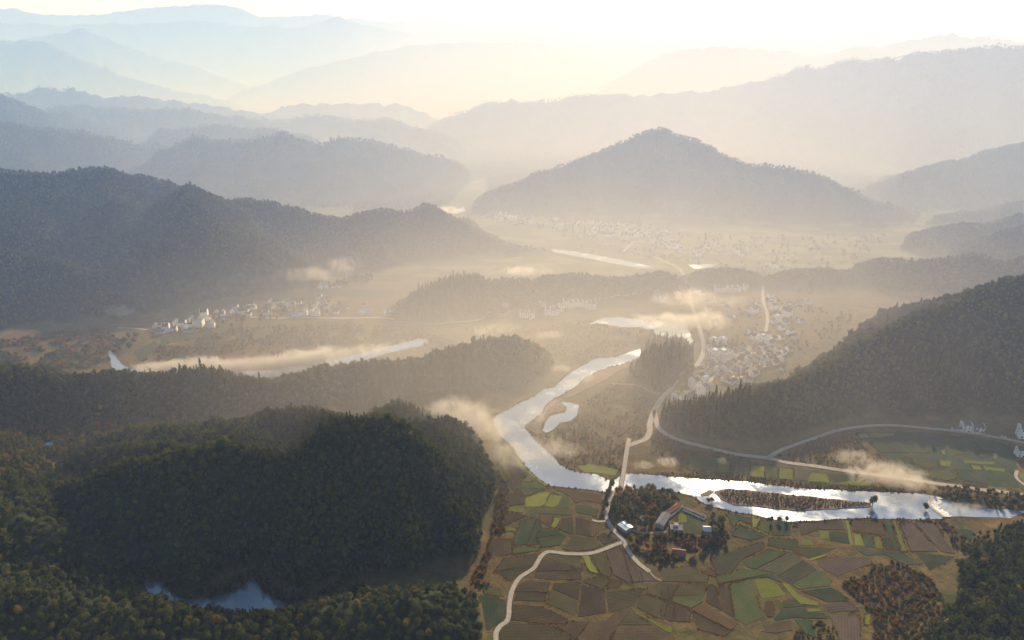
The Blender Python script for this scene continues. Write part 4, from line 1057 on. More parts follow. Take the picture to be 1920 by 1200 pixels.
WL = {0: ("forest", "dense small-crowned forest over the big rounded front hill and its spurs"),
      1: ("forest", "shaded forest along the long low ridge behind the front hill"),
      2: ("forest", "bluish forest over the tall mountain at the left edge"),
      3: ("forest", "forest on the steep hillside falling from the right edge to the river road"),
      4: ("forest", "hazy wood on the low hill behind the row of white houses"),
      5: ("forest", "hazy forest on the ridges at the right beyond the near hillside"),
      6: ("forest", "faint far forest over the receding mountain layers"),
      7: ("woodland", "dark wood filling the bottom right corner"),
      9: ("forest", "forest strip on the knoll slopes in the middle of the valley")}
for rg, (nm, lb) in WL.items():
    k = (REG == rg) & ~used
    if k.sum() == 0: continue
    x, y, z, s = HX[k], HY[k], HZ[k], HS[k]
    # conifers in drifts, broadleaves elsewhere
    f = vnoise(x / 55, y / 55) + RNG.normal(0, .12, len(x))
    md = np.where((f > 0.78) & (y < 1000), RNG.integers(7, 10, len(x)), np.where(f < 0.3, RNG.integers(5, 7, len(x)), RNG.integers(0, 5, len(x))))
    scatter(nm, KIT_WOOD, x, y, z - 0.3, s, lb, "forest", md)

# woods and shrubs on the valley floor ------------------------------------------
WATER = RIVER_POLYS
FIELDP = [p for p, c in FIELD_POLYS]
def off_roads(x, y, extra=1.5):
    ok = np.ones(x.shape, bool)
    for pts, w in ROADS:
        step = max(1, len(pts) // 60)
        for i in range(0, len(pts) - 1):
            ax, ay = pts[i]; bx, by = pts[i + 1]; ex, ey = bx - ax, by - ay
            m = np.nonzero((x > min(ax, bx) - 8) & (x < max(ax, bx) + 8) & (y > min(ay, by) - 8) & (y < max(ay, by) + 8))[0]
            if not len(m): continue
            t = np.clip(((x[m] - ax) * ex + (y[m] - ay) * ey) / (ex * ex + ey * ey + 1e-9), 0, 1)
            d = np.hypot(x[m] - ax - t * ex, y[m] - ay - t * ey)
            ok[m] &= d > w / 2 + extra
    return ok
BLOCK = []      # footprints of buildings: x, y, radius
def off_blocks(x, y):
    ok = np.ones(x.shape, bool)
    for bx, by, r in BLOCK: ok &= (x - bx) ** 2 + (y - by) ** 2 > r * r
    return ok
def patch(name, px, coll, s, size, label, cat, prob=1.0, models=None, clumpy=0.0, avoid_fields=True):
    poly = px_poly(px)
    x, y = jitter_grid(poly[:, 0].min(), poly[:, 0].max(), poly[:, 1].min(), poly[:, 1].max(), s)
    k = poly_sd(x, y, poly) > 0
    if clumpy: k &= fbm(x / 22, y / 22, 3) > clumpy
    if prob < 1: k &= RNG.random(len(x)) < prob
    x, y = x[k], y[k]
    k = ~inside_any(x, y, WATER) & off_roads(x, y) & off_blocks(x, y)
    x, y = x[k], y[k]
    if avoid_fields:
        k = ~inside_any(x, y, FIELDP); x, y = x[k], y[k]
    if not len(x): return
    z = height(x, y)
    md = RNG.choice(models, len(x)) if models else None
    return scatter(name, coll, x, y, z, RNG.uniform(size[0], size[1], len(x)), label, cat, md)

# ------------------------------------------------------------------ houses
M['white'] = simple_mat("white_plaster", (0.78, 0.78, 0.78), (0.88, 0.88, 0.87), 0.25, 0.85, 0.2)
M['tile'] = simple_mat("grey_roof_tile", (0.075, 0.072, 0.075), (0.14, 0.13, 0.13), 0.8, 0.8, 0.3, 0.5)
M['tile_brown'] = simple_mat("brown_roof_tile", (0.15, 0.085, 0.06), (0.24, 0.13, 0.09), 0.8, 0.85, 0.2, 0.5)
M['tile_red'] = simple_mat("red_roof_tile", (0.26, 0.10, 0.06), (0.36, 0.15, 0.085), 0.8, 0.85, 0.2, 0.5)
M['blue'] = simple_mat("blue_metal_roof", (0.13, 0.24, 0.46), (0.20, 0.33, 0.56), 0.4, 0.45, 0.5)
M['paleblue'] = simple_mat("pale_metal_roof", (0.55, 0.66, 0.74), (0.68, 0.77, 0.83), 0.4, 0.4, 0.5)
M['glass'] = simple_mat("dark_window", (0.03, 0.035, 0.045), (0.06, 0.07, 0.08), 0.5, 0.2, 0.6)
M['wood'] = simple_mat("brown_door", (0.10, 0.06, 0.035), (0.15, 0.09, 0.05), 1.0, 0.7, 0.3)
M['greyroof'] = simple_mat("grey_flat_roof", (0.16, 0.165, 0.18), (0.23, 0.235, 0.25), 0.4, 0.9, 0.2)
M['oldwall'] = simple_mat("weathered_plaster", (0.30, 0.26, 0.22), (0.46, 0.42, 0.37), 0.5, 0.9, 0.2)

def mesh_from(name, V, F, mat):
    me = bpy.data.meshes.new(name); me.from_pydata(V, [], F); me.materials.append(mat); me.update(); return me
def gable_wall(w, d, h, rise, parapet):
    """walls with gables at the two ends (x = +-w/2) and stepped parapets that stand over the roof"""
    V = []; F = []
    box_vf(V, F, -w / 2, w / 2, -d / 2, d / 2, -1.5, h)
    for sx in (-1, 1):
        x0, x1 = sorted((sx * w / 2, sx * (w / 2 - 0.35)))
        if parapet:
            n = 3
            for i in range(n):
                y0 = d / 2 + 0.25 - (d / 2) * i / n; zt = h + 0.55 + rise * (i + 0.35) / n * 1.05
                box_vf(V, F, x0 - 0.02 * (i + 1), x1 + 0.02 * (i + 1), -y0, y0, h - 0.4 - 0.01 * i, zt)
        else:
            b = len(V)
            V += [(x0, -d / 2, h), (x0, d / 2, h), (x0, 0, h + rise), (x1, -d / 2, h), (x1, d / 2, h), (x1, 0, h + rise)]
            F += [(b, b + 2, b + 1), (b + 3, b + 4, b + 5), (b, b + 3, b + 5, b + 2), (b + 1, b + 2, b + 5, b + 4)]
    return V, F
def gable_roof(w, d, h, rise, over, end):
    V = []; F = []
    for sy in (-1, 1):
        y0 = sy * (d / 2 + over); z0 = h - over * rise / (d / 2) + 0.05; x0 = w / 2 + end
        b = len(V)
        V += [(-x0, y0, z0), (x0, y0, z0), (x0, 0, h + rise + 0.05), (-x0, 0, h + rise + 0.05), (-x0, y0, z0 + 0.25), (x0, y0, z0 + 0.25), (x0, 0, h + rise + 0.3), (-x0, 0, h + rise + 0.3)]
        F += [tuple(b + i for i in f) for f in ((0, 1, 2, 3), (4, 7, 6, 5), (0, 4, 5, 1), (1, 5, 6, 2), (3, 2, 6, 7), (0, 3, 7, 4))]
    box_vf(V, F, -w / 2 - end, w / 2 + end, -0.2, 0.2, h + rise + 0.2, h + rise + 0.5)
    return V, F
WIN = mesh_from("window", *(lambda V, F: (box_vf(V, F, -0.6, 0.6, -0.06, 0.06, -0.7, 0.7), V, F)[1:])([], []), M['glass'])
WINF = mesh_from("frame", *(lambda V, F: (box_vf(V, F, -0.72, -0.6, -0.1, 0.1, -0.82, 0.82), box_vf(V, F, 0.6, 0.72, -0.1, 0.1, -0.82, 0.82), box_vf(V, F, -0.6, 0.6, -0.1, 0.1, -0.82, -0.7), box_vf(V, F, -0.6, 0.6, -0.12, 0.12, 0.7, 0.82), V, F)[4:])([], []), M['oldwall'])
DOOR = mesh_from("door", *(lambda V, F: (box_vf(V, F, -0.75, 0.75, -0.07, 0.07, -0.1, 2.2), V, F)[1:])([], []), M['wood'])
HM = {}
def house_model(key, w, d, h, rise, parapet, roof, wall='white', flat=False):
    if flat:
        V = []; F = []; box_vf(V, F, -w / 2, w / 2, -d / 2, d / 2, -1.5, h)
        for a in ((-w / 2, w / 2, -d / 2, -d / 2 + 0.3), (-w / 2, w / 2, d / 2 - 0.3, d / 2), (-w / 2, -w / 2 + 0.3, -d / 2 + .3, d / 2 - .3), (w / 2 - 0.3, w / 2, -d / 2 + .3, d / 2 - .3)):
            box_vf(V, F, *a, h, h + 0.9)
        box_vf(V, F, -w * .2, w * .15, -d * .1, d * .25, h + 0.05, h + 2.4)
        wm = mesh_from("wall", V, F, M[wall])
        V = []; F = []; box_vf(V, F, -w / 2 + 0.31, w / 2 - 0.31, -d / 2 + 0.31, d / 2 - 0.31, h + 0.004, h + 0.06)
        rm = mesh_from("roof", V, F, M[roof])
    else:
        wm = mesh_from("wall", *gable_wall(w, d, h, rise, parapet), M[wall])
        rm = mesh_from("roof", *gable_roof(w, d, h, rise, 0.7, -0.4 if parapet else 0.5), M[roof])
    HM[key] = (wm, rm, w, d, h, parapet, rise)
house_model('a', 11, 8, 6.4, 2.3, True, 'tile')
house_model('b', 9.5, 9, 9.6, 2.2, True, 'tile')
house_model('c', 15, 7, 4.6, 2.0, False, 'tile')
house_model('d', 11, 11, 10.5, 0, False, 'greyroof', flat=True)
house_model('e', 8, 6.5, 5.2, 1.9, False, 'tile_brown')
house_model('f', 12, 9, 9.0, 2.6, False, 'tile')
house_model('g', 9, 7, 5.6, 2.0, True, 'tile_brown')
house_model('r', 8.5, 11, 12.0, 2.4, True, 'tile')
house_model('pad', 12, 11, 3.2, 0, False, 'greyroof', 'oldwall', flat=True)
house_model('s', 17, 16, 13.0, 0, False, 'greyroof', flat=True)
house_model('shed', 18, 9, 4.2, 1.6, False, 'blue')
house_model('pale', 17, 7, 4.0, 1.4, False, 'paleblue')
house_model('u', 11, 9, 6.0, 2.0, False, 'blue')
HCOUNT = [0]
def house(px, py, key, rz, label, group=None, detail=0, s=1.0, cat="house", name="house"):
    p = P(px, py); z = hz(p.x, p.y)
    if z > 0.5:
        for _ in range(3):
            p = P(px, py, z); z = hz(p.x, p.y)
    wm, rm, w, d, h, par, rise = HM[key]
    o = empty(name, (p.x, p.y, z), rz); o.scale = (s, s, s)
    wo = link_mesh("wall", wm, o); link_mesh("roof", rm, o)
    BLOCK.append((p.x, p.y, 0.62 * max(w, d) * s))
    if detail:
        fl = max(1, int(round(h / 3.2)))
        for side in (-1, 1):
            for f in range(fl):
                nx = max(2, int(w / 3.4))
                for i in range(nx):
                    if f == 0 and i == nx // 2 and side == -1:
                        link_mesh("door", DOOR, o, (-w / 2 + w * (i + .5) / nx, side * (d / 2 + 0.02), 0.1)); continue
                    if random.random() < 0.12: continue
                    wi = link_mesh("window", WIN, o, (-w / 2 + w * (i + .5) / nx, side * (d / 2 + 0.02), 1.7 + 3.1 * f))
                    if detail > 1: link_mesh("frame", WINF, wi)
        for side in (-1, 1):
            for f in range(fl):
                if random.random() < 0.7:
                    wi = link_mesh("window", WIN, o, (side * (w / 2 + 0.05), random.uniform(-.2, .2) * d, 1.7 + 3.1 * f), math.pi / 2, (0.7, 1, 0.8))
    HCOUNT[0] += 1
    return tag(o, label, cat, group)
def jz(): return random.uniform(-0.18, 0.18)

# left village ---------------------------------------------------------------
LV = (280, 530, 9.6)
g = "houses of the left valley village"
def hv(o, lst, base, group, detail, where):
    for it in lst:
        zx, zy, k = it[:3]
        s = it[3] if len(it) > 3 else 1.0
        lb = it[4] if len(it) > 4 else None
        px, py = tr(o, [(zx, zy)])[0]
        house(px, py, k, base + jz() + (math.pi / 2 if random.random() < 0.3 else 0), lb or where(px, py, k), None if lb else group, detail, s)
KD = {'a': "white stepped-gable house", 'b': "tall white stepped-gable house", 'c': "long low white house", 'd': "flat-roofed white house",
      'e': "small brown-roofed white house", 'f': "large plain-gabled white house", 'g': "white brown-roofed stepped-gable house", 'u': "blue-roofed house"}
def wl(px, py, k):
    return KD[k] + (" at the left end of the left village" if px < 330 else " in the left half of the left village" if px < 440 else " in the middle of the left village" if px < 530 else " at the right end of the left village")
hv(LV, [(110, 810, 'e'), (220, 815, 'a', .9), (190, 870, 'g', .9), (310, 880, 'b', 1.1, "bright tall white house standing at the left end of the left village"), (200, 915, 'c', .8), (480, 760, 'a'), (600, 770, 'a'), (450, 870, 'g', 1.0), (640, 850, 'a', .9), (700, 890, 'c', .8), (740, 785, 'a', .8),
        (760, 690, 'a', .9), (850, 690, 'e'), (915, 770, 'f', 1.25, "large white house at the front edge of the left village, its widest building"), (1000, 630, 'b', 1.2, "tall white house at the back edge of the left village beside the green field"), (1070, 670, 'a', .8),
        (1125, 790, 'a', 1.15, "white house standing alone in front of the left village"), (1190, 570, 'c', .9), (1310, 605, 'a', .9), (1200, 620, 'e'), (1400, 660, 'c', .8), (1320, 545, 'c', .8), (1490, 550, 'a', .8), (1560, 500, 'b', .9), (1730, 575, 'f', .9),
        (1790, 600, 'e'), (1820, 410, 'c', .8), (1740, 495, 'g', .8), (1850, 480, 'a', .8), (1430, 590, 'g', .8), (1640, 545, 'a', .8)], 0.2, g, 0, wl)
hv(ZL, [(250, 490, 'g', .8), (340, 475, 'a', .8), (570, 580, 'a', .9, "white house in front of the middle of the left village above the road"), (630, 560, 'e', 1.0), (640, 370, 'a', .8), (735, 365, 'c', .8), (815, 355, 'c', .8), (690, 460, 'e'), (830, 465, 'e'), (940, 370, 'g', .8), (1080, 350, 'c', .9), (950, 430, 'a', .8),
        (1050, 420, 'a', .8), (1160, 390, 'e'), (1000, 500, 'g', .8), (1085, 600, 'u', .9, "bright blue-roofed house by the road at the left village's right end"), (1190, 590, 'b', .85), (1265, 580, 'b', 1.0, "tallest white house at the road below the left village"), (1420, 590, 'd', .8), (1490, 590, 'b', .85),
        (1460, 495, 'a', .8), (1440, 425, 'a', .9), (1505, 430, 'b', .8), (1580, 415, 'f', .8), (1570, 465, 'e'), (1650, 425, 'a', .9), (1700, 410, 'b', .8), (1640, 455, 'e'),
        (1520, 285, 'a', .9, "lone white house in the green field behind the left village"), (1500, 95, 'e', 1.0, "leftmost of the small white houses at the forest edge behind the green field"), (1560, 92, 'a', .9, "white house at the forest edge, second from left of five"),
        (1650, 90, 'b', .7, "peaked bright house at the forest edge behind the green field"), (1785, 95, 'e', 1.0, "tiny house at the forest edge behind the green field, fourth from left"), (1885, 95, 'e', 1.0, "rightmost tiny house at the forest edge behind the green field"),
        (1820, 560, 'e', 1.1, "small low house beside the road right of the left village")], 0.15, g, 0, wl)
ZR = (640, 540, 9.6)
for zx, zy, k, rz, s, lb, ct in [(445, 440, 'shed', -0.5, 1.0, "large barn with a blue metal roof by the road right of the left village", "barn"), (385, 470, 'u', 0.6, .7, "small shed with a blue roof in front of the large blue-roofed barn", "shed"),
                           (870, 460, 'pale', 0.3, 1.05, "long pale metal-roofed shed below the wooded hill", "shed"), (405, 330, 'e', 0.2, .9, "small brown-roofed house behind the large blue-roofed barn", "house"), (110, 375, 'e', 0.2, .8, "small house left of the large blue-roofed barn", "house")]:
    px, py = tr(ZR, [(zx, zy)])[0]; house(px, py, k, rz, lb, None, 0, s, ct, "barn" if ct == "barn" else "shed" if ct == "shed" else "house")
# terraced row under the wooded hill ------------------------------------------
ZT = (960, 530, 5.0526)
row = [(100, 258), (143, 258), (186, 255), (290, 248), (335, 244), (382, 240), (424, 237), (466, 232), (508, 227), (553, 222), (598, 217), (645, 212), (688, 206), (730, 200), (770, 194)]
ORD = ["first", "second", "third", "fourth", "fifth", "sixth", "seventh", "eighth", "ninth", "tenth", "eleventh", "twelfth", "thirteenth", "fourteenth", "fifteenth"]
for i, (zx, zy) in enumerate(row):
    px, py = tr(ZT, [(zx, zy)])[0]
    house(px, py, 'r', 0.16, "tall narrow white terrace house, %s from the left in the roadside row" % ORD[i], "row of tall white houses under the wooded hill", 1, random.uniform(.88, 1.0))
for i, (zx, zy, k) in enumerate([(1380, 90, 'b'), (1432, 100, 'b'), (1570, 65, 'd'), (1720, 30, 'a'), (1752, 100, 'f'), (1800, 120, 'a'), (1775, 185, 'a'), (1580, 208, 'e'), (1860, 190, 'c'), (1862, 262, 'a')]):
    px, py = tr(ZT, [(zx, zy)])[0]
    house(px, py, k, 0.2 + jz(), KD[k] + " by the junction right of the terrace row", "misty houses at the road junction", 0, .9)
# right village -----------------------------------------------------------------
ZV = (1240, 620, 8.0)
g = "houses of the village on the right bank"
def wr(px, py, k):
    return KD[k] + (" at the near end of the right village" if py > 705 else " in the middle of the right village" if py > 655 else " at the far hazy end of the right village")
RV = [(215, 1050, 'b', .95, "white house nearest the main road at the near end of the right village"), (410, 1080, 'f', 1.15, "large white house above the conifers at the near end of the right village"), (485, 1085, 'b', .85, "narrow white house against the large house above the conifers"), (290, 1115, 'e', .8, "small outbuilding below the nearest houses of the right village"),
      (490, 850, 'b', 1.2, "tall white house left of the street, second from the near end of the right village"), (625, 975, 'b', 1.35, "tallest three-storey white house at the near end of the right village"), (690, 920, 'b', 1.0, "white house adjoining the tallest house on its right"), (655, 745, 'u', .75, "small house with a blue roof by the street in the right village"),
      (550, 625, 'a'), (625, 590, 'b', .8), (510, 665, 'e', 1.1), (760, 590, 'a', 1.0), (800, 565, 'g', .9), (970, 610, 'f', 1.1), (970, 730, 'c', 1.1, "long low white house on the field edge of the right village"), (1020, 780, 'c', .9), (1100, 770, 'e', 1.1), (1060, 655, 'a', .9), (1130, 635, 'c', .8), (1250, 715, 'a', .9), (1250, 752, 'e'),
      (1320, 765, 'e'), (1380, 680, 'a', .9), (1430, 655, 'g', .8), (1200, 580, 'g', .9), (1285, 560, 'f', .9), (1290, 490, 'b', .9), (1290, 425, 'b', .9), (1160, 420, 'g', 1.0), (1220, 440, 'g', 1.0), (1190, 480, 'e', 1.1), (1100, 510, 'a', .9), (1170, 565, 'e'), (1240, 650, 'g', .9), (795, 425, 's', 1.0, "left of two big flat-roofed pale blocks in the right village"),
      (935, 435, 's', 1.0, "right of two big flat-roofed pale blocks in the right village"), (790, 235, 'd', 1.1), (920, 215, 'd', 1.0), (950, 275, 'pale', .75, "pale shed with a bright curved roof behind the two big blocks"), (710, 270, 'e', 1.0), (1140, 320, 'a', .9), (1240, 350, 'a', .9), (1100, 380, 'e', 1.1), (1360, 260, 'c', .9), (1520, 450, 'a', .9), (1450, 460, 'g', .9), (1500, 510, 'c', .8), (1560, 530, 'a', .8),
      (1350, 360, 'e', 1.1), (1420, 600, 'e', 1.0), (1480, 590, 'e', 1.0), (1340, 630, 'g', .8), (870, 660, 'e', .9), (700, 660, 'e', .9), (1040, 560, 'g', .9)]
KD['s'] = "big flat-roofed pale block"; KD['pale'] = "pale metal-roofed shed"
hv(ZV, RV, 0.75, g, 1, wr)
ZW = (1340, 500, 5.4545)
hv(ZW, [(70, 395, 'c', .9), (130, 445, 'a'), (150, 535, 'c', .8), (220, 527, 'e', 1.0), (400, 475, 'f', 1.1), (340, 455, 'e', 1.0), (390, 355, 'e', 1.0), (440, 405, 'a', .9), (560, 315, 'a', .9), (605, 345, 'c', .8), (590, 392, 'a', .9), (600, 435, 'f', .9), (700, 455, 'a', .9), (740, 505, 'f', 1.2), (640, 560, 'd', .9), (600, 575, 'a', .9),
        (730, 585, 'c', .9), (680, 645, 'a', .9), (770, 695, 'f', .9), (820, 735, 'a', .9), (880, 575, 'a', .9), (960, 380, 'a', .9), (790, 395, 'c', .8), (370, 685, 'a', .9), (400, 745, 'f', .9), (470, 705, 'c', .9), (530, 705, 'c', .9), (490, 775, 'd', 1.0), (570, 815, 'f', .9), (600, 755, 'a', .9), (680, 745, 'g', .9), (640, 875, 'a', .9), (700, 895, 'g', .9), (760, 865, 'a', .9),
        (510, 875, 'e', 1.0), (640, 920, 'g', .9), (560, 965, 'a', .9), (620, 1000, 'e', 1.0), (700, 965, 'a', .9), (690, 1055, 'e', .9), (590, 850, 'g', .8), (480, 830, 'e', 1.0), (530, 930, 'g', .9)], 0.5, g, 0, wr)
for i, (zx, k) in enumerate([(20, 'r'), (60, 'r'), (95, 'r'), (150, 'r'), (200, 'r'), (250, 'r'), (310, 'r')]):
    px, py = tr(ZW, [(zx, 228)])[0]
    house(px, py, 'r', 0.02, "hazy white terrace house, %s from the left in the upper row" % ORD[i], "hazy upper row of terrace houses", 0, .8)
# far village ----------------------------------------------------------------------
def fill_village(polys, n, dmin, base, label, group):
    pts = []; tries = 0
    P2 = [px_poly(p) for p in polys]
    A = [0.5 * abs(np.dot(p[:, 0], np.roll(p[:, 1], 1)) - np.dot(p[:, 1], np.roll(p[:, 0], 1))) for p in P2]
    while len(pts) < n and tries < 20000:
        tries += 1
        p = P2[random.choices(range(len(P2)), A)[0]]
        x = random.uniform(p[:, 0].min(), p[:, 0].max()); y = random.uniform(p[:, 1].min(), p[:, 1].max())
        if poly_sd(np.array([x]), np.array([y]), p)[0] < 0: continue
        if any((x - a) ** 2 + (y - b) ** 2 < dmin * dmin for a, b in pts): continue
        pts.append((x, y))
    for x, y in pts:
        u, v, _ = project(x, y, 0.0)
        k = random.choices("abcdefg", [5, 4, 3, 1.5, 2, 3, 2])[0]
        house(u, v, k, base + jz() + (math.pi / 2 if random.random() < .35 else 0), KD[k] + label(u), group, 0, random.uniform(.8, 1.15))
fill_village([tr(Z5, [(500, 130), (750, 150), (900, 190), (1150, 180), (1310, 195), (1540, 205), (1560, 290), (1430, 300), (1250, 270), (1060, 245), (880, 215), (640, 190)]),
              tr(Z5, [(1580, 240), (1700, 240), (1760, 330), (1810, 370), (1780, 400), (1720, 370), (1590, 345)]), tr(Z5, [(1830, 370), (1910, 380), (1890, 415), (1840, 410)])],
             105, 11.5, 0.1, lambda u: (" at the left end of the far village" if u < 1010 else " in the left half of the far village" if u < 1120 else " in the right half of the far village" if u < 1215 else " at the right end of the far village"), "houses of the far village under the central mountain")
for i, (zx, zy, k) in enumerate([(680, 222, 'a'), (650, 245, 'e'), (720, 275, 'c'), (800, 270, 'b'), (830, 285, 'a'), (870, 265, 'b'), (1000, 348, 'f'), (1040, 362, 'a'), (960, 355, 'e'), (700, 235, 'a')]):
    px, py = tr(Z6, [(zx, zy)])[0]
    house(px, py, k, 0.2 + jz(), KD[k] + " on the plain right of the far village", "scattered houses on the hazy plain", 0, 1.0)
# houses at the right edge -------------------------------------------------------------
ZE = (1760, 770, 9.23)
for zx, zy, k, rz, s, lb in [(320, 345, 'c', -0.12, .72, "long low white house, leftmost of the group on the right-hand road"), (445, 340, 'b', -0.12, .95, "tall white house in the middle of the group on the right-hand road"), (520, 345, 'e', -0.12, .7, "small white annex right of the tall house on the right-hand road"),
                         (640, 355, 'a', -0.12, 1.15, "wide white house with stepped gables, rightmost of the group on the right-hand road"), (630, 395, 'e', -0.12, .6, "low white outbuilding in front of the group on the right-hand road"), (752, 408, 'e', -0.1, .45, "tiny white shed at the right of the group on the right-hand road"),
                         (1455, 450, 'b', -0.3, 1.25, "tall white house cut off by the right edge of the photo"), (1430, 775, 'f', -0.2, .95, "white house in a walled yard at the right edge below the road"), (1120, 465, 'e', -0.2, .5, "tiny grey-white hut beside the road near the right edge")]:
    px, py = tr(ZE, [(zx, zy)])[0]; house(px, py, k, rz, lb, None, 2, s)
house(96, 838, 'u', 0.5, "lone small house with a pale blue roof in the dark wood at the left", None, 0, .7)
# farmstead by the bridge ----------------------------------------------------------------
def slab(name, px_a, px_b, w, h, rise, roof, wall, label, cat, windows=0):
    a = P(*px_a); b = P(*px_b); L = (b - a).length; c = (a + b) / 2; rz = math.atan2(b.y - a.y, b.x - a.x)
    o = empty(name, (c.x, c.y, hz(c.x, c.y)), rz)
    link_mesh("wall", mesh_from("wall", *gable_wall(L, w, h, rise, False), M[wall]), o)
    link_mesh("roof", mesh_from("roof", *gable_roof(L, w, h, rise, 0.6, 0.4), M[roof]), o)
    for side in (-1, 1):
        for i in range(windows):
            wi = link_mesh("window", WIN, o, (-L / 2 + L * (i + .5) / windows, side * (w / 2 + 0.02), 1.8)); link_mesh("frame", WINF, wi)
    BLOCK.append((c.x, c.y, max(w, L * 0.35))); BLOCK.append((a.x, a.y, w)); BLOCK.append((b.x, b.y, w))
    return tag(o, label, cat)
slab("farmhouse", *tr(ZP, [(835, 530), (950, 345)]), 7.2, 4.0, 1.8, 'greyroof', 'oldwall', "long old farmhouse with grey roof by the walled meadow", "farmhouse", 6)
slab("farmhouse", *tr(ZP, [(970, 310), (1150, 185)]), 4.6, 3.2, 1.2, 'tile_red', 'oldwall', "narrow reddish-roofed wing running on from the long grey farmhouse", "farm building", 5)
slab("shed", *tr(ZP, [(215, 490), (345, 588)]), 8.0, 3.4, 0.8, 'paleblue', 'oldwall', "shed with a bright pale blue metal roof at the lane fork", "shed", 3)
slab("shed", *tr(ZP, [(1050, 935), (1262, 962)]), 5.5, 2.8, 1.2, 'tile_red', 'greyroof', "long shed with an orange tiled roof below the farmstead", "shed", 4)
slab("farmhouse", *tr(ZP, [(1560, 590), (1670, 590)]), 6.5, 3.8, 1.6, 'paleblue', 'white', "small white farmhouse at the right end of the walled meadow", "house", 3)
slab("shed", *tr(ZP, [(405, 265), (440, 245)]), 3.6, 2.6, 0.9, 'greyroof', 'oldwall', "tiny grey hut in the wood behind the lane fork", "hut", 1)
house(*tr(ZP, [(1115, 545)])[0], 'pad', -0.15, "square flat grey-roofed building in the middle of the farmstead meadow", None, 1, .92)
def wall_line(px, label, h=2.0, t=0.5):
    pts = [P(a, b) for a, b in px]; c = sum(pts, Vector()) / len(pts)
    o = empty("garden_wall", (c.x, c.y, 0)); tag(o, label, "wall")
    for a, b in zip(pts[:-1], pts[1:]):
        d = b - a; L = d.length; V = []; F = []
        box_vf(V, F, 0, L, -t / 2, t / 2, -0.5, h); 
        link_mesh("wall_run", mesh_from("wall_run", V, F, M['white']), o, a - c, math.atan2(d.y, d.x))
        V = []; F = []; box_vf(V, F, 0, L, -t / 2 - 0.2, t / 2 + 0.2, h + 0.003, h + 0.3)
        link_mesh("coping", mesh_from("coping", V, F, M['greyroof']), o, a - c, math.atan2(d.y, d.x))
wall_line(tr(ZP, [(1010, 360), (1225, 178)]), "straight white garden wall beside the reddish farm wing")
wall_line(tr(ZP, [(1240, 200), (1600, 345), (1580, 400), (1225, 240)]), "low grey-white wall enclosing a narrow strip behind the meadow", 1.2, 0.4)
def ring():
    c = P(*tr(ZP, [(595, 375)])[0]); V = []; F = []; n = 28
    o = empty("ring_tomb", (c.x, c.y, 0)); tag(o, "white ring-shaped tomb with a dark centre in the wood beside the lane", "tomb")
    for i in range(n + 1):
        a = -math.pi / 2 + 0.35 + (2 * math.pi - 0.7) * i / n
        for r, z in ((2.9, -0.3), (2.9, 1.2), (4.1, 1.0), (4.1, -0.3)): V.append((math.cos(a) * r, math.sin(a) * r, z))
        if i:
            k = 4 * i
            for j in range(3): F.append((k - 4 + j, k + j, k + j + 1, k - 3 + j))
    mesh_obj("ring_wall", V, F, M['white'], o)
    V = []; F = []
    for j in range(4):
        m = 16; r0 = 2.4 * math.cos(j / 4 * 1.5); z0 = 1.7 * math.sin(j / 4 * 1.5)
        for i in range(m): V.append((math.cos(6.283 * i / m) * r0, math.sin(6.283 * i / m) * r0, z0 - .1))
        if j:
            for i in range(m): F.append(((j - 1) * m + i, (j - 1) * m + (i + 1) % m, j * m + (i + 1) % m, j * m + i))
    F.append(tuple(range(3 * 16, 4 * 16)))
    mesh_obj("mound", V, F, M['gravel'], o)
    V = []; F = []; box_vf(V, F, -1.8, 1.8, -7.5, -3.2, -0.2, 0.35)
    mesh_obj("forecourt", V, F, M['white'], o)
    BLOCK.append((c.x, c.y, 6))
ring()

# ------------------------------------------------------------------ plants on the valley floor
patch("woodland", tr(ZP, [(-60, 60), (60, -60), (300, -160), (700, -140), (1000, 0), (1200, 150), (1000, 280), (800, 480), (560, 620), (300, 640), (120, 420), (0, 340), (-20, 200)]), KIT_MIXED, 4.6, (0.9, 1.5), "brownish wood between the bridge and the long farmhouse", "woodland")
patch("woodland", tr(ZP, [(1640, 300), (1900, 420), (2000, 600), (1950, 800), (1700, 860), (1500, 700), (1640, 600), (1680, 450)]), KIT_MIXED, 4.6, (0.9, 1.5), "reddish brown thicket right of the walled meadow", "woodland")
patch("shrubbery", tr(ZP, [(300, 700), (600, 620), (1000, 640), (1500, 640), (1900, 800), (1700, 900), (1400, 900), (1300, 950), (1000, 1080), (700, 1060), (420, 900)]), KIT_SHRUB, 3.0, (1.0, 2.0), "golden brown shrubs around the orange-roofed shed", "shrubs", clumpy=0.40)
patch("reed_bed", tr(ZC, [(340, 502), (400, 490), (520, 500), (650, 514), (800, 529), (950, 544), (1060, 558), (1125, 563), (1125, 575), (1050, 580), (900, 585), (780, 595), (650, 585), (530, 570), (430, 565), (370, 538)]), KIT_GRASS, 0, (1, 1), "x", "x") if False else None
def island_cover():
    poly = px_poly(tr(ZC, [(345, 503), (400, 490), (520, 500), (650, 514), (800, 529), (950, 544), (1060, 558), (1125, 563), (1125, 575), (1050, 580), (900, 585), (780, 595), (650, 585), (530, 570), (430, 565), (370, 538)]))
    x, y = jitter_grid(poly[:, 0].min(), poly[:, 0].max(), poly[:, 1].min(), poly[:, 1].max(), 2.2)
    k = poly_sd(x, y, poly) > 0.5; x, y = x[k], y[k]
    scatter("reed_bed", KIT_SHRUB, x, y, np.full(len(x), 0.85), RNG.uniform(.5, 1.1, len(x)), "russet reeds and low scrub covering the long river island", "reeds", RNG.choice([0, 1, 2, 0, 1, 2, 3], len(x)))
island_cover()
RUST = [0, 1, 2, 0, 1, 2, 3]
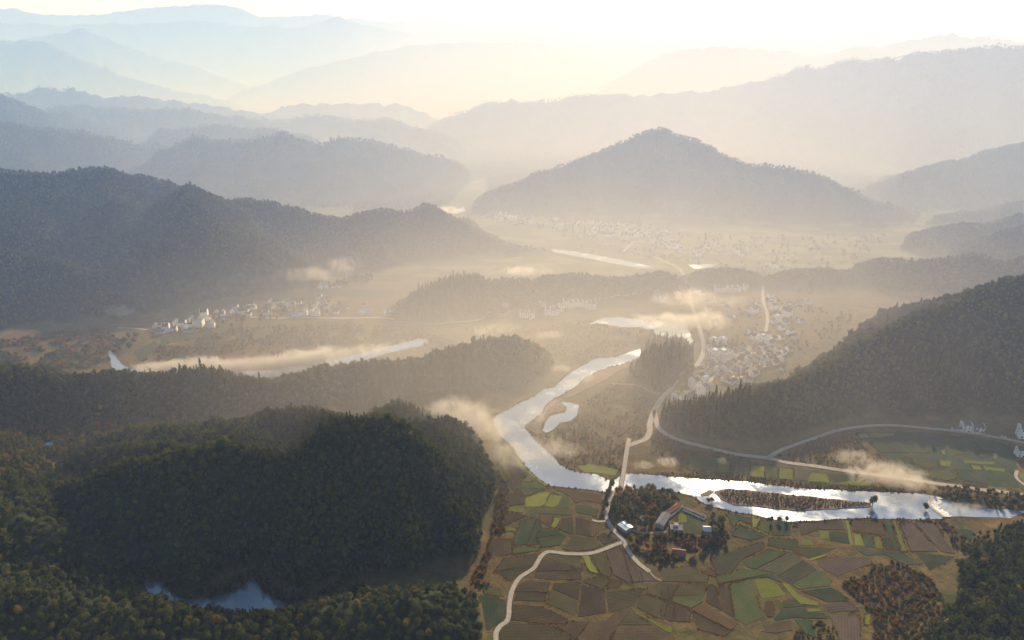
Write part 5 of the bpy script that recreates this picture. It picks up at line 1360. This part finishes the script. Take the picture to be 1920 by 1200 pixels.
patch("shrubbery", tr(Z8, [(830, 500), (940, 380), (1000, 330), (1100, 260), (1250, 190), (1340, 60), (1400, 250), (1370, 400), (1330, 540), (1210, 620), (1190, 760), (1100, 800), (920, 780), (800, 730), (640, 560), (760, 560)]), KIT_SHRUB, 3.6, (0.7, 1.7), "russet scrub and rough grass on the bend between the river and the road", "shrubs", 0.75, RUST, 0.42)
patch("shrubbery", tr(ZC, [(0, 405), (350, 400), (600, 430), (900, 455), (1150, 475), (1400, 470), (1420, 505), (1100, 494), (800, 480), (500, 446), (250, 430), (0, 408)]), KIT_SHRUB, 2.6, (0.6, 1.3), "russet bank scrub along the far side of the river below the striped fields", "shrubs", 0.9, RUST)
patch("shrubbery", tr(ZC, [(620, 660), (850, 655), (1100, 640), (1400, 650), (1500, 648), (1560, 690), (1500, 720), (1300, 690), (1000, 665), (700, 690)]), KIT_SHRUB, 2.6, (0.6, 1.4), "brown scrub along the near bank of the river below the weir", "shrubs", 0.8, RUST, 0.35)
patch("shrubbery", tr(ZC, [(0, 120), (40, 200), (180, 262), (340, 295), (600, 335), (600, 365), (330, 340), (180, 325), (0, 310)]), KIT_SHRUB, 3.2, (0.8, 1.8), "mixed scrub along the river road under the right hillside", "shrubs", 0.8, RUST, 0.4)
patch("shrubbery", tr(ZC, [(640, 320), (800, 250), (940, 205), (1060, 185), (1060, 240), (1150, 300), (1250, 330), (1340, 400), (1300, 425), (1050, 392), (820, 358)]), KIT_SHRUB, 3.6, (0.7, 1.6), "rough brown scrub between the two roads under the right hillside", "shrubs", 0.6, RUST, 0.42)
patch("woodland", tr(ZC, [(1500, 710), (1560, 705), (1640, 705), (1800, 715), (2000, 730), (2000, 1100), (1700, 1000), (1600, 800), (1520, 740)]), KIT_MIXED, 4.4, (0.6, 1.1), "dark wood on the near bank below the weir", "woodland", clumpy=0.38)
patch("woodland", tr(ZC, [(1480, 475), (1700, 500), (1920, 530), (2000, 560), (2000, 595), (1780, 585), (1640, 572), (1520, 535), (1450, 515)]), KIT_MIXED, 4.6, (0.7, 1.2), "dark green riverside copse between the weir and the road", "woodland", clumpy=0.35)
patch("shrubbery", tr(ZB, [(1040, 400), (1120, 330), (1250, 320), (1420, 400), (1500, 560), (1400, 740), (1120, 740), (1130, 600), (1000, 480), (930, 430)]), KIT_SHRUB, 2.8, (0.8, 1.8), "orange-brown scrub slope beside the dark wood at bottom right", "shrubs", 0.85, RUST, 0.36)
patch("woodland", tr(ZB, [(1560, 400), (1640, 300), (1760, 240), (1950, 200), (1960, 760), (1480, 760), (1560, 560)]), KIT_WOOD, 4.2, (0.9, 1.7), "dense dark wood at the foot of the bottom right slope", "woodland", clumpy=0.30, avoid_fields=False)
patch("shrubbery", tr(ZB, [(800, 640), (900, 630), (930, 740), (680, 740), (690, 700)]), KIT_SHRUB, 2.8, (0.8, 1.5), "bright orange scrub at the bottom edge among the fields", "shrubs", 0.8, [0, 1, 2])
patch("shrubbery", tr(ZA, [(230, 200), (300, 300), (290, 420), (270, 560), (190, 600), (190, 720), (130, 860), (290, 900), (120, 900), (60, 860), (150, 700), (200, 560), (210, 400)]), KIT_SHRUB, 2.6, (0.8, 1.9), "bright orange shrubs along the foot of the front hill beside the fields", "shrubs", 0.9, [0, 1, 2])
patch("woodland", [(0, 850), (60, 840), (90, 850), (85, 900), (60, 930), (0, 945), (-80, 940), (-80, 850)], KIT_MIXED, 5.0, (1.0, 1.5), "wood with rusty crowns in the hollow at the left edge", "woodland")
patch("woodland", [(-60, 815), (60, 808), (150, 812), (230, 805), (240, 815), (180, 835), (110, 862), (60, 868), (-60, 860)], KIT_MIXED, 4.6, (0.9, 1.4), "mixed wood around the lone blue-roofed house in the left hollow", "woodland")
patch("shrubbery", [(0, 640), (100, 625), (190, 615), (230, 640), (215, 690), (100, 692), (0, 692), (-60, 692), (-60, 645)], KIT_SHRUB, 5.0, (1.2, 3.0), "bushy brown meadow at the foot of the left mountain", "shrubs", 0.8, None, 0.4)
patch("shrubbery", [(260, 660), (330, 640), (420, 615), (520, 612), (640, 608), (760, 615), (860, 640), (840, 655), (700, 640), (560, 660), (430, 672), (270, 685)], KIT_SHRUB, 4.6, (1.0, 2.6), "russet thicket between the left village and the steaming river", "shrubs", 0.8, None, 0.43)
patch("shrubbery", [(860, 620), (1000, 605), (1130, 600), (1210, 640), (1100, 680), (1060, 690), (1020, 645), (940, 628)], KIT_SHRUB, 4.6, (0.9, 2.0), "hazy russet scrub on the flat left of the river bend", "shrubs", 0.7, RUST, 0.45)
patch("woodland", [(280, 560), (420, 545), (560, 535), (700, 520), (700, 530), (560, 546), (430, 560), (330, 575), (270, 590), (260, 570)], KIT_WOOD, 6.0, (1.1, 1.7), "wood at the mountain foot behind the left village", "woodland", clumpy=0.4)
# conifer knoll by the main road and the grove below the right village
patch("conifer_grove", [(1198, 700), (1202, 672), (1216, 655), (1245, 645), (1280, 652), (1300, 676), (1292, 700), (1268, 722), (1235, 738), (1208, 722)], KIT_PINE, 4.2, (1.1, 1.6), "tall conifer grove on the knoll between the river and the main road", "conifers")
patch("conifer_grove", [(1236, 800), (1240, 776), (1262, 766), (1320, 772), (1400, 765), (1400, 800), (1330, 830), (1270, 815)], KIT_PINE, 4.6, (0.9, 1.5), "tall conifers at the left tip of the right hillside beside the road", "conifers")
patch("conifer_grove", [(760, 605), (780, 580), (830, 560), (900, 545), (900, 590), (830, 600)], KIT_PINE, 5.0, (0.8, 1.2), "conifers at the left end of the low wooded hill", "conifers")
patch("woodland", [(1310, 645), (1370, 640), (1420, 655), (1380, 668), (1330, 668)], KIT_WOOD, 6.0, (1.1, 1.6), "hazy garden trees behind the two big pale blocks", "woodland", clumpy=0.4)
patch("woodland", [(1290, 690), (1400, 660), (1480, 620), (1500, 640), (1440, 700), (1340, 720), (1270, 745)], KIT_MIXED, 9.0, (0.8, 1.3), "garden trees among the houses of the right village", "woodland", 0.5)
patch("woodland", [(300, 625), (440, 580), (600, 560), (640, 570), (640, 590), (480, 605), (330, 640)], KIT_WOOD, 10.0, (0.8, 1.3), "garden trees among the houses of the left village", "woodland", 0.5)
patch("woodland", tr(Z5, [(500, 110), (900, 150), (1500, 180), (1800, 300), (1800, 400), (1500, 300), (1000, 250), (600, 200)]), KIT_WOOD, 16.0, (1.0, 1.6), "garden trees among the houses of the far village", "woodland", 0.5)
patch("shrubbery", [(1080, 610), (1240, 590), (1290, 620), (1330, 600), (1440, 560), (1560, 560), (1600, 600), (1500, 680), (1440, 620), (1330, 660), (1200, 640)], KIT_SHRUB, 8.0, (1.2, 3.0), "hazy bushes and hedges on the plain around the right village", "shrubs", 0.6, None, 0.48)
patch("shrubbery", [(1040, 430), (1300, 440), (1680, 440), (1620, 480), (1560, 560), (1400, 540), (1300, 490), (1100, 490)], KIT_SHRUB, 12.0, (1.5, 3.5), "faint hedges across the hazy plain before the central mountain", "shrubs", 0.6, None, 0.48)
patch("woodland", [(255, 1080), (320, 1080), (335, 1108), (390, 1112), (435, 1100), (465, 1074), (490, 1076), (508, 1105), (560, 1124), (640, 1116), (690, 1098), (690, 1120), (600, 1150), (600, 1190), (300, 1190), (240, 1120)], KIT_WOOD, 3.6, (0.9, 1.3), "wood reaching down to the shore of the reservoir", "woodland")
# dry grass on the bunds between the fields
def bunds():
    xs = []; ys = []
    for poly, c in FIELD_POLYS:
        n = len(poly)
        cy = poly[:, 1].mean()
        st = 0.8 if cy < 520 else 1.1 if cy < 700 else 3.5
        for i in range(n):
            a, b = poly[i], poly[(i + 1) % n]; L = np.hypot(*(b - a)); m = int(L / st)
            if m < 1: continue
            t = RNG.random(m); x = a[0] + (b[0] - a[0]) * t; y = a[1] + (b[1] - a[1]) * t
            k = fbm(x / 30, y / 30, 2) > 0.52
            xs.append(x[k] + RNG.normal(0, .35, k.sum())); ys.append(y[k] + RNG.normal(0, .35, k.sum()))
    x = np.concatenate(xs); y = np.concatenate(ys)
    k = ~inside_any(x, y, WATER) & off_roads(x, y, 0.3) & off_blocks(x, y); x, y = x[k], y[k]
    scatter("dry_grass", KIT_GRASS, x, y, height(x, y) + 0.15, RNG.uniform(.45, 1.0, len(x)), "orange dry grass growing on the banks between the fields", "grass")
bunds()
def shore(px_list, name, label, off=1.0, st=1.3):
    xs = []; ys = []
    for px in px_list:
        poly = px_poly(px); n = len(poly)
        for i in range(n):
            a, b = poly[i], poly[(i + 1) % n]; L = np.hypot(*(b - a)); m = int(L / st)
            if m < 1: continue
            t = RNG.random(m); xs.append(a[0] + (b[0] - a[0]) * t + RNG.normal(0, off, m)); ys.append(a[1] + (b[1] - a[1]) * t + RNG.normal(0, off, m))
    x = np.concatenate(xs); y = np.concatenate(ys)
    k = (poly_sd(x, y, RIVER_POLYS[0]) < 0.6) & off_roads(x, y, 0.5); x, y = x[k], y[k]
    scatter(name, KIT_SHRUB, x, y, height(x, y) + 0.1, RNG.uniform(.35, 1.0, len(x)), label, "reeds", RNG.choice(RUST, len(x)))
shore([left_bank + low_bank + up_bank + right_bank], "reeds", "russet reeds fringing both banks of the main river")
# single trees that stand out -----------------------------------------------------------
def tp(o, zx, zy, k, s, label, group=None, name="tree"):
    px, py = tr(o, [(zx, zy)])[0]; p = P(px, py)
    tree(name, k, p.x, p.y, hz(p.x, p.y), s, label, group)
tp(ZC, 1140, 575, 1, 1.35, "lone leafy tree at the right tip of the river island")
tp(ZC, 1410, 592, 2, 1.0, "small dark tree on the rock at the left end of the weir")
tp(ZP, 1580, 850, 7, 1.25, "pinkish bare tree right of the orange-roofed shed, the farther one")
tp(ZP, 1420, 950, 7, 1.2, "pinkish bare tree right beside the orange-roofed shed, the nearer one")
tp(ZP, 350, 760, 5, 1.0, "golden tree in the lane fork below the pale blue shed")
for i, (zx, zy, k) in enumerate([(420, 850, 5), (640, 860, 4), (730, 850, 5), (820, 840, 4), (940, 930, 5), (830, 690, 4), (910, 700, 5), (980, 1020, 4), (870, 1080, 5), (1080, 1060, 4), (560, 700, 5), (480, 780, 4)]):
    tp(ZP, zx, zy, k, random.uniform(.6, .85), "low %s tree in the thicket left of the orange-roofed shed" % KINDN[k], "thicket trees below the farmstead")
for i, (zx, zy, k) in enumerate([(1650, 640, 4), (1690, 660, 2), (1760, 690, 2)]):
    tp(ZC, 620 + i * 40, 655, 2 if i else 3, .75, "dark small tree overhanging the near bank opposite the river island, %s from the left" % ORD[i])
for i, (zx, zy) in enumerate([(1640, 110), (1690, 105)]):
    tp(ZP, zx, zy, 4, .8, "russet tree on the near bank by the river narrows, %s" % ("the left one" if i == 0 else "the right one"))
for i, (zx, zy, k) in enumerate([(885, 345, 3), (895, 315, 6), (905, 300, 3), (870, 390, 6), (875, 420, 3)]):
    tp(ZA, zx, zy, k, random.uniform(.8, 1.0), "dark tree beside the lane at the bridge foot, %s from the river" % ["second", "third", "first", "fourth", "fifth"][i])
for i, (zx, zy, k) in enumerate([(1790, 560, 0), (1850, 545, 5), (1900, 575, 0), (1830, 600, 1), (1740, 590, 2)]):
    p = tr(ZB, [(zx, zy)])[0]; q = P(*p); tree("tree", k, q.x, q.y, hz(q.x, q.y), random.uniform(1.3, 1.7), "big yellow-green tree at the bottom right corner, %s from the left" % ["second", "fourth", "fifth", "third", "first"][i])
for i, (zx, zy) in enumerate([(690, 960), (720, 985), (700, 1015), (735, 955), (670, 985)]):
    px, py = tr(Z3, [(zx, zy)])[0]; p = P(px, py); tree("tree", [5, 4, 2, 5, 2][i], p.x, p.y, hz(p.x, p.y), 1.5, "tree of the golden clump beside the left stream, %s" % ["the leftmost golden one", "the nearest", "the darkest", "the rightmost", "the darker back one"][i])

# small dark boat on the reservoir
def boat():
    c = P(301, 1113, 0.5); o = empty("rowing_boat", (c.x, c.y, 0.5), 1.1); tag(o, "small dark boat lying on the left arm of the reservoir", "boat")
    V = []; F = []; n = 9
    for i in range(n):
        t = i / (n - 1) * 2 - 1; w = 0.75 * (1 - abs(t) ** 2.4) + 0.04; r = 0.55 + 0.25 * t * t
        V += [(t * 2.6, -w, r), (t * 2.45, -w * 0.6, -0.12), (t * 2.45, w * 0.6, -0.12), (t * 2.6, w, r)]
        if i:
            k = 4 * i
            for j in range(3): F.append((k - 4 + j, k + j, k + j + 1, k - 3 + j))
    mesh_obj("hull", V, F, M['bark'], o)
    for x in (-0.9, 0.7):
        V = []; F = []; box_vf(V, F, x - 0.15, x + 0.15, -0.6, 0.6, 0.28, 0.34); mesh_obj("thwart", V, F, M['wood'], o)
boat()
# mist settings: centre x, y, radius x, y, top, density, label
MIST_BASE = 0.0007      # density at the valley floor
MIST_FALL = 75.0        # metres over which it thins upwards
MIST_FAR = 0.0011       # thinner, taller mist between the distant ridges
MIST_FAR_FALL = 260.0
BASINS = [(230.0, 1120.0, 560.0, 430.0, 0.0028), (-50.0, 770.0, 270.0, 210.0, 0.0042)]   # thicker pools: centre, spread, density; nearer one added to imitate lens-veil glow
AIR_EXTRA = 0.0007
AIR_FAR = 0.00052        # bluish air beyond the near hills
PUFFS = [
    # px, py, z, half sizes, density, label, rotation
    (895, 800, 24, 80, 48, 27, 0.036, "thick golden mist pouring over the shoulder of the front hill", -0.7),
    (950, 852, 12, 60, 38, 14, 0.024, "golden mist sinking from the front hill onto the river bend", -0.6),
    (370, 688, 10, 120, 34, 19, 0.075, "long bright steam bank over the left part of the river", 0.03),
    (575, 670, 10, 135, 34, 21, 0.075, "long bright steam bank over the middle of the left river", 0.28),
    (1000, 838, 6, 70, 45, 9, 0.02, "thin steam drifting over the river bend"),
    (1050, 845, 7, 42, 26, 11, 0.025, "golden steam over the scrub on the inner river bend"),
    (1252, 866, 7, 20, 12, 9, 0.06, "round golden steam puff over the far bank right of the bridge"),
    (1206, 872, 6, 22, 11, 7, 0.045, "low golden steam puff on the far bank just right of the bridge"),
    (1354, 864, 6, 9, 8, 7, 0.07, "small golden steam puff over the striped fields"),
    (1660, 888, 11, 62, 30, 18, 0.042, "pinkish steam cloud over the river road at the right", -0.15),
    (1600, 858, 8, 36, 22, 11, 0.025, "thin pinkish steam above the right-hand fields"),
    (222, 583, 14, 46, 26, 14, 0.06, "pink lit mist puff at the foot of the left mountain"),
    (340, 530, 25, 85, 40, 20, 0.014, "bluish mist wisp against the left mountain, left one", 0.2),
    (450, 520, 28, 90, 36, 18, 0.012, "bluish mist wisp against the left mountain, middle one", 0.1),
    (560, 515, 25, 140, 46, 22, 0.012, "bluish white mist wisps behind the left village", 0.1),
    (645, 496, 30, 60, 34, 26, 0.011, "rising mist column behind the right end of the left village"),
    (985, 508, 16, 75, 30, 14, 0.04, "bright mist bank behind the low wooded hill"),
    (1065, 546, 18, 26, 14, 10, 0.06, "bright mist scrap on the low wooded hill above the terrace row"),
    (948, 573, 14, 14, 10, 9, 0.05, "small mist puff left of the terrace row"),
    (930, 618, 14, 60, 26, 14, 0.02, "pinkish mist veil over the flat below the valley road", 0.2),
    (1030, 627, 10, 45, 20, 9, 0.025, "pinkish mist veil left of the river bend"),
    (1260, 603, 14, 110, 50, 18, 0.035, "brilliant steam over the upstream river reach"),
    (1330, 600, 20, 50, 40, 24, 0.03, "golden steam rising beside the main road"),
    (1050, 690, 8, 30, 14, 8, 0.03, "mist wisp at the tip of the middle ridge"),
    (1090, 712, 6, 50, 18, 7, 0.025, "mist lying on the gravel banks of the river", 0.6),
    (545, 1110, 8, 16, 10, 7, 0.02, "faint mist over the right arm of the reservoir"),
    (1800, 952, 5, 45, 14, 6, 0.035, "cool steam over the lower river behind the weir", -0.1),
    (300, 690, 9, 60, 26, 14, 0.06, "bright steam at the left end of the left river beside the stream mouth", 0.05),
    (480, 682, 11, 70, 26, 16, 0.06, "bright ragged steam over the left river, its middle part", 0.15),
    (690, 655, 9, 60, 24, 13, 0.045, "bright steam over the right end of the left river", 0.3),
    (850, 770, 30, 60, 40, 22, 0.03, "pale golden mist behind the crest of the front hill", 0.2),
    (1010, 775, 7, 60, 30, 9, 0.022, "thin golden mist over the river above the bend", 0.8),
    (1300, 560, 18, 120, 60, 20, 0.015, "soft golden mist around the road junction houses"),
    (1700, 905, 8, 50, 20, 11, 0.04, "low pinkish steam over the river above the weir", -0.1),
    (840, 395, 25, 60, 40, 18, 0.05, "glowing mist at the mouth of the far valley"),
]

# ------------------------------------------------------------------ mist
def valley_mist():
    """mist that lies in the valleys: thick on the floor, thinning upwards, thickest over the central plain"""
    V = []; F = []
    box_vf(V, F, -7000, 7000, 300, 12000, -9, 1000)
    m, nt, out = new_mat("valley_mist")
    tc = N(nt, "ShaderNodeTexCoord"); sp = N(nt, "ShaderNodeSeparateXYZ"); nt.links.new(tc.outputs["Object"], sp.inputs[0])
    def math_(op, a, b=None):
        n = N(nt, "ShaderNodeMath", operation=op)
        for i, v in enumerate((a, b)):
            if v is None: continue
            if isinstance(v, (int, float)): n.inputs[i].default_value = v
            else: nt.links.new(v, n.inputs[i])
        return n.outputs[0]
    def smooth(v, a, b):
        n = N(nt, "ShaderNodeMapRange"); n.interpolation_type = 'SMOOTHSTEP'
        n.inputs[1].default_value = a; n.inputs[2].default_value = b; nt.links.new(v, n.inputs[0]); return n.outputs[0]
    x, y, z = sp.outputs
    fall = math_('EXPONENT', math_('MULTIPLY', z, -1.0 / MIST_FALL))
    d = math_('MULTIPLY', smooth(y, 640, 2200), MIST_BASE)
    for bx, by, sx, sy, dn in BASINS:
        gx = math_('POWER', math_('DIVIDE', math_('SUBTRACT', x, bx), sx), 2); gy = math_('POWER', math_('DIVIDE', math_('SUBTRACT', y, by), sy), 2)
        g = math_('EXPONENT', math_('MULTIPLY', math_('ADD', gx, gy), -1.0))
        d = math_('ADD', d, math_('MULTIPLY', math_('MULTIPLY', g, smooth(y, 430, 700)), dn))
    d = math_('MULTIPLY', d, fall)
    up = math_('EXPONENT', math_('MULTIPLY', z, -1.0 / MIST_FAR_FALL)); ramp_far = math_('MULTIPLY', smooth(y, 1150, 2300), up)
    far = math_('MULTIPLY', math_('MULTIPLY', ramp_far, MIST_FAR), smooth(x, -1700, 500))
    d = math_('ADD', d, far)
    v = N(nt, "ShaderNodeVolumePrincipled"); v.inputs["Color"].default_value = (1.0, 0.91, 0.80, 1); v.inputs["Absorption Color"].default_value = (1, 1, 1, 1); v.inputs["Anisotropy"].default_value = MIST_ANISO
    nt.links.new(d, v.inputs["Density"]); nt.links.new(v.outputs[0], out.inputs["Volume"])
    blue = math_('MULTIPLY', math_('MULTIPLY', smooth(y, 320, 1300), AIR_FAR), math_('EXPONENT', math_('MULTIPLY', z, -1.0 / 450.0)))
    blue = math_('ADD', blue, math_('MULTIPLY', ramp_far, AIR_EXTRA))
    v2 = N(nt, "ShaderNodeVolumePrincipled"); v2.inputs["Color"].default_value = (0.24, 0.45, 1.0, 1); v2.inputs["Absorption Color"].default_value = (1, 1, 1, 1); v2.inputs["Anisotropy"].default_value = HAZE_ANISO
    nt.links.new(blue, v2.inputs["Density"])
    ad = N(nt, "ShaderNodeAddShader"); nt.links.new(v.outputs[0], ad.inputs[0]); nt.links.new(v2.outputs[0], ad.inputs[1]); nt.links.new(ad.outputs[0], out.inputs["Volume"])
    m.cycles.volume_step_rate = 2.5
    o = mesh_obj("valley_mist", V, F, m)
    tag(o, "luminous morning mist lying in the valleys between the ridges", "mist", kind="stuff")
valley_mist()

def puff(px, py, z, sx, sy, sz, dens, label, rz=0.0, scale=3.0, seed=0.0, lo=0.48):
    """ragged wisp of steam: uneven density inside a soft ellipsoid"""
    c = P(px, py, z)
    bm = bmesh.new(); bmesh.ops.create_icosphere(bm, subdivisions=3, radius=1.0)
    me = bpy.data.meshes.new("mist_wisp"); bm.to_mesh(me); bm.free()
    m, nt, out = new_mat("mist_wisp")
    tc = N(nt, "ShaderNodeTexCoord")
    ln = N(nt, "ShaderNodeVectorMath", operation='LENGTH'); nt.links.new(tc.outputs["Object"], ln.inputs[0])
    fall = N(nt, "ShaderNodeMapRange"); fall.inputs[1].default_value = 1.0; fall.inputs[2].default_value = 0.4; fall.inputs[3].default_value = 0.0; fall.inputs[4].default_value = 1.0
    nt.links.new(ln.outputs["Value"], fall.inputs[0])
    mp = N(nt, "ShaderNodeMapping"); k = max(sx, sy)
    mp.inputs["Scale"].default_value = (sx / k, sy / k, sz / k); mp.inputs["Location"].default_value = (seed * 3.1, seed * 1.7, seed)
    nt.links.new(tc.outputs["Object"], mp.inputs[0])
    n = N(nt, "ShaderNodeTexNoise"); n.inputs["Scale"].default_value = scale; n.inputs["Detail"].default_value = 7; n.inputs["Roughness"].default_value = 0.72; n.inputs["Distortion"].default_value = 1.2
    nt.links.new(mp.outputs[0], n.inputs["Vector"])
    a = N(nt, "ShaderNodeMapRange"); a.inputs[1].default_value = lo; a.inputs[2].default_value = lo + 0.2; a.inputs[3].default_value = 0; a.inputs[4].default_value = 1
    sub = N(nt, "ShaderNodeMath", operation='MULTIPLY_ADD'); sub.inputs[1].default_value = 0.28; sub.inputs[2].default_value = -0.2
    nt.links.new(fall.outputs[0], sub.inputs[0])
    ad = N(nt, "ShaderNodeMath", operation='ADD'); nt.links.new(n.outputs["Fac"], ad.inputs[0]); nt.links.new(sub.outputs[0], ad.inputs[1])
    nt.links.new(ad.outputs[0], a.inputs[0])
    mu = N(nt, "ShaderNodeMath", operation='MULTIPLY'); nt.links.new(a.outputs[0], mu.inputs[0]); nt.links.new(fall.outputs[0], mu.inputs[1])
    m2 = N(nt, "ShaderNodeMath", operation='MULTIPLY'); m2.inputs[1].default_value = dens * 1.9; nt.links.new(mu.outputs[0], m2.inputs[0])
    v = N(nt, "ShaderNodeVolumePrincipled"); v.inputs["Color"].default_value = (1.0, 0.97, 0.94, 1); v.inputs["Anisotropy"].default_value = 0.5
    nt.links.new(m2.outputs[0], v.inputs["Density"]); nt.links.new(v.outputs[0], out.inputs["Volume"])
    me.materials.append(m)
    o = bpy.data.objects.new("mist_wisp", me); COL.objects.link(o)
    o.location = c; o.scale = (sx, sy, sz); o.rotation_euler = (0, 0, rz)
    return tag(o, label, "mist", kind="stuff")
for i, a in enumerate(PUFFS): puff(*a, seed=i * 1.37 + 0.4)

# ------------------------------------------------------------------ haze
def build_haze():
    V = []; F = []
    box_vf(V, F, -17000, 17000, -1500, 17500, -12, 1010)
    m, nt, out = new_mat("hazy_air")
    v = N(nt, "ShaderNodeVolumePrincipled")
    v.inputs["Color"].default_value = (0.45, 0.62, 1.0, 1)
    v.inputs["Absorption Color"].default_value = (1, 1, 1, 1)
    v.inputs["Density"].default_value = HAZE_DENSITY
    v.inputs["Anisotropy"].default_value = HAZE_ANISO
    nt.links.new(v.outputs[0], out.inputs["Volume"])
    o = mesh_obj("haze", V, F, m)
    tag(o, "pale morning haze filling the whole valley air", "haze", kind="stuff")
build_haze()

# ------------------------------------------------------------------ tell look-alikes apart by their order in the picture
def number_labels():
    words = ["first", "second", "third", "fourth", "fifth", "sixth", "seventh", "eighth", "ninth", "tenth", "eleventh", "twelfth", "thirteenth", "fourteenth", "fifteenth", "sixteenth",
             "seventeenth", "eighteenth", "nineteenth", "twentieth"]
    words += ["twenty-" + w for w in words[:9]] + ["thirtieth"] + ["thirty-" + w for w in words[:9]] + ["fortieth"]
    same = {}
    for o in COL.objects:
        if o.parent is None and "category" in o and o.get("kind") is None: same.setdefault(o["label"], []).append(o)
    for lb, lst in same.items():
        if len(lst) < 2 or len(lst) > len(words): continue
        lst.sort(key=lambda o: project(*o.location)[0])
        for w, o in zip(words, lst): o["label"] = "%s, %s from left" % (lb, w)
number_labels()
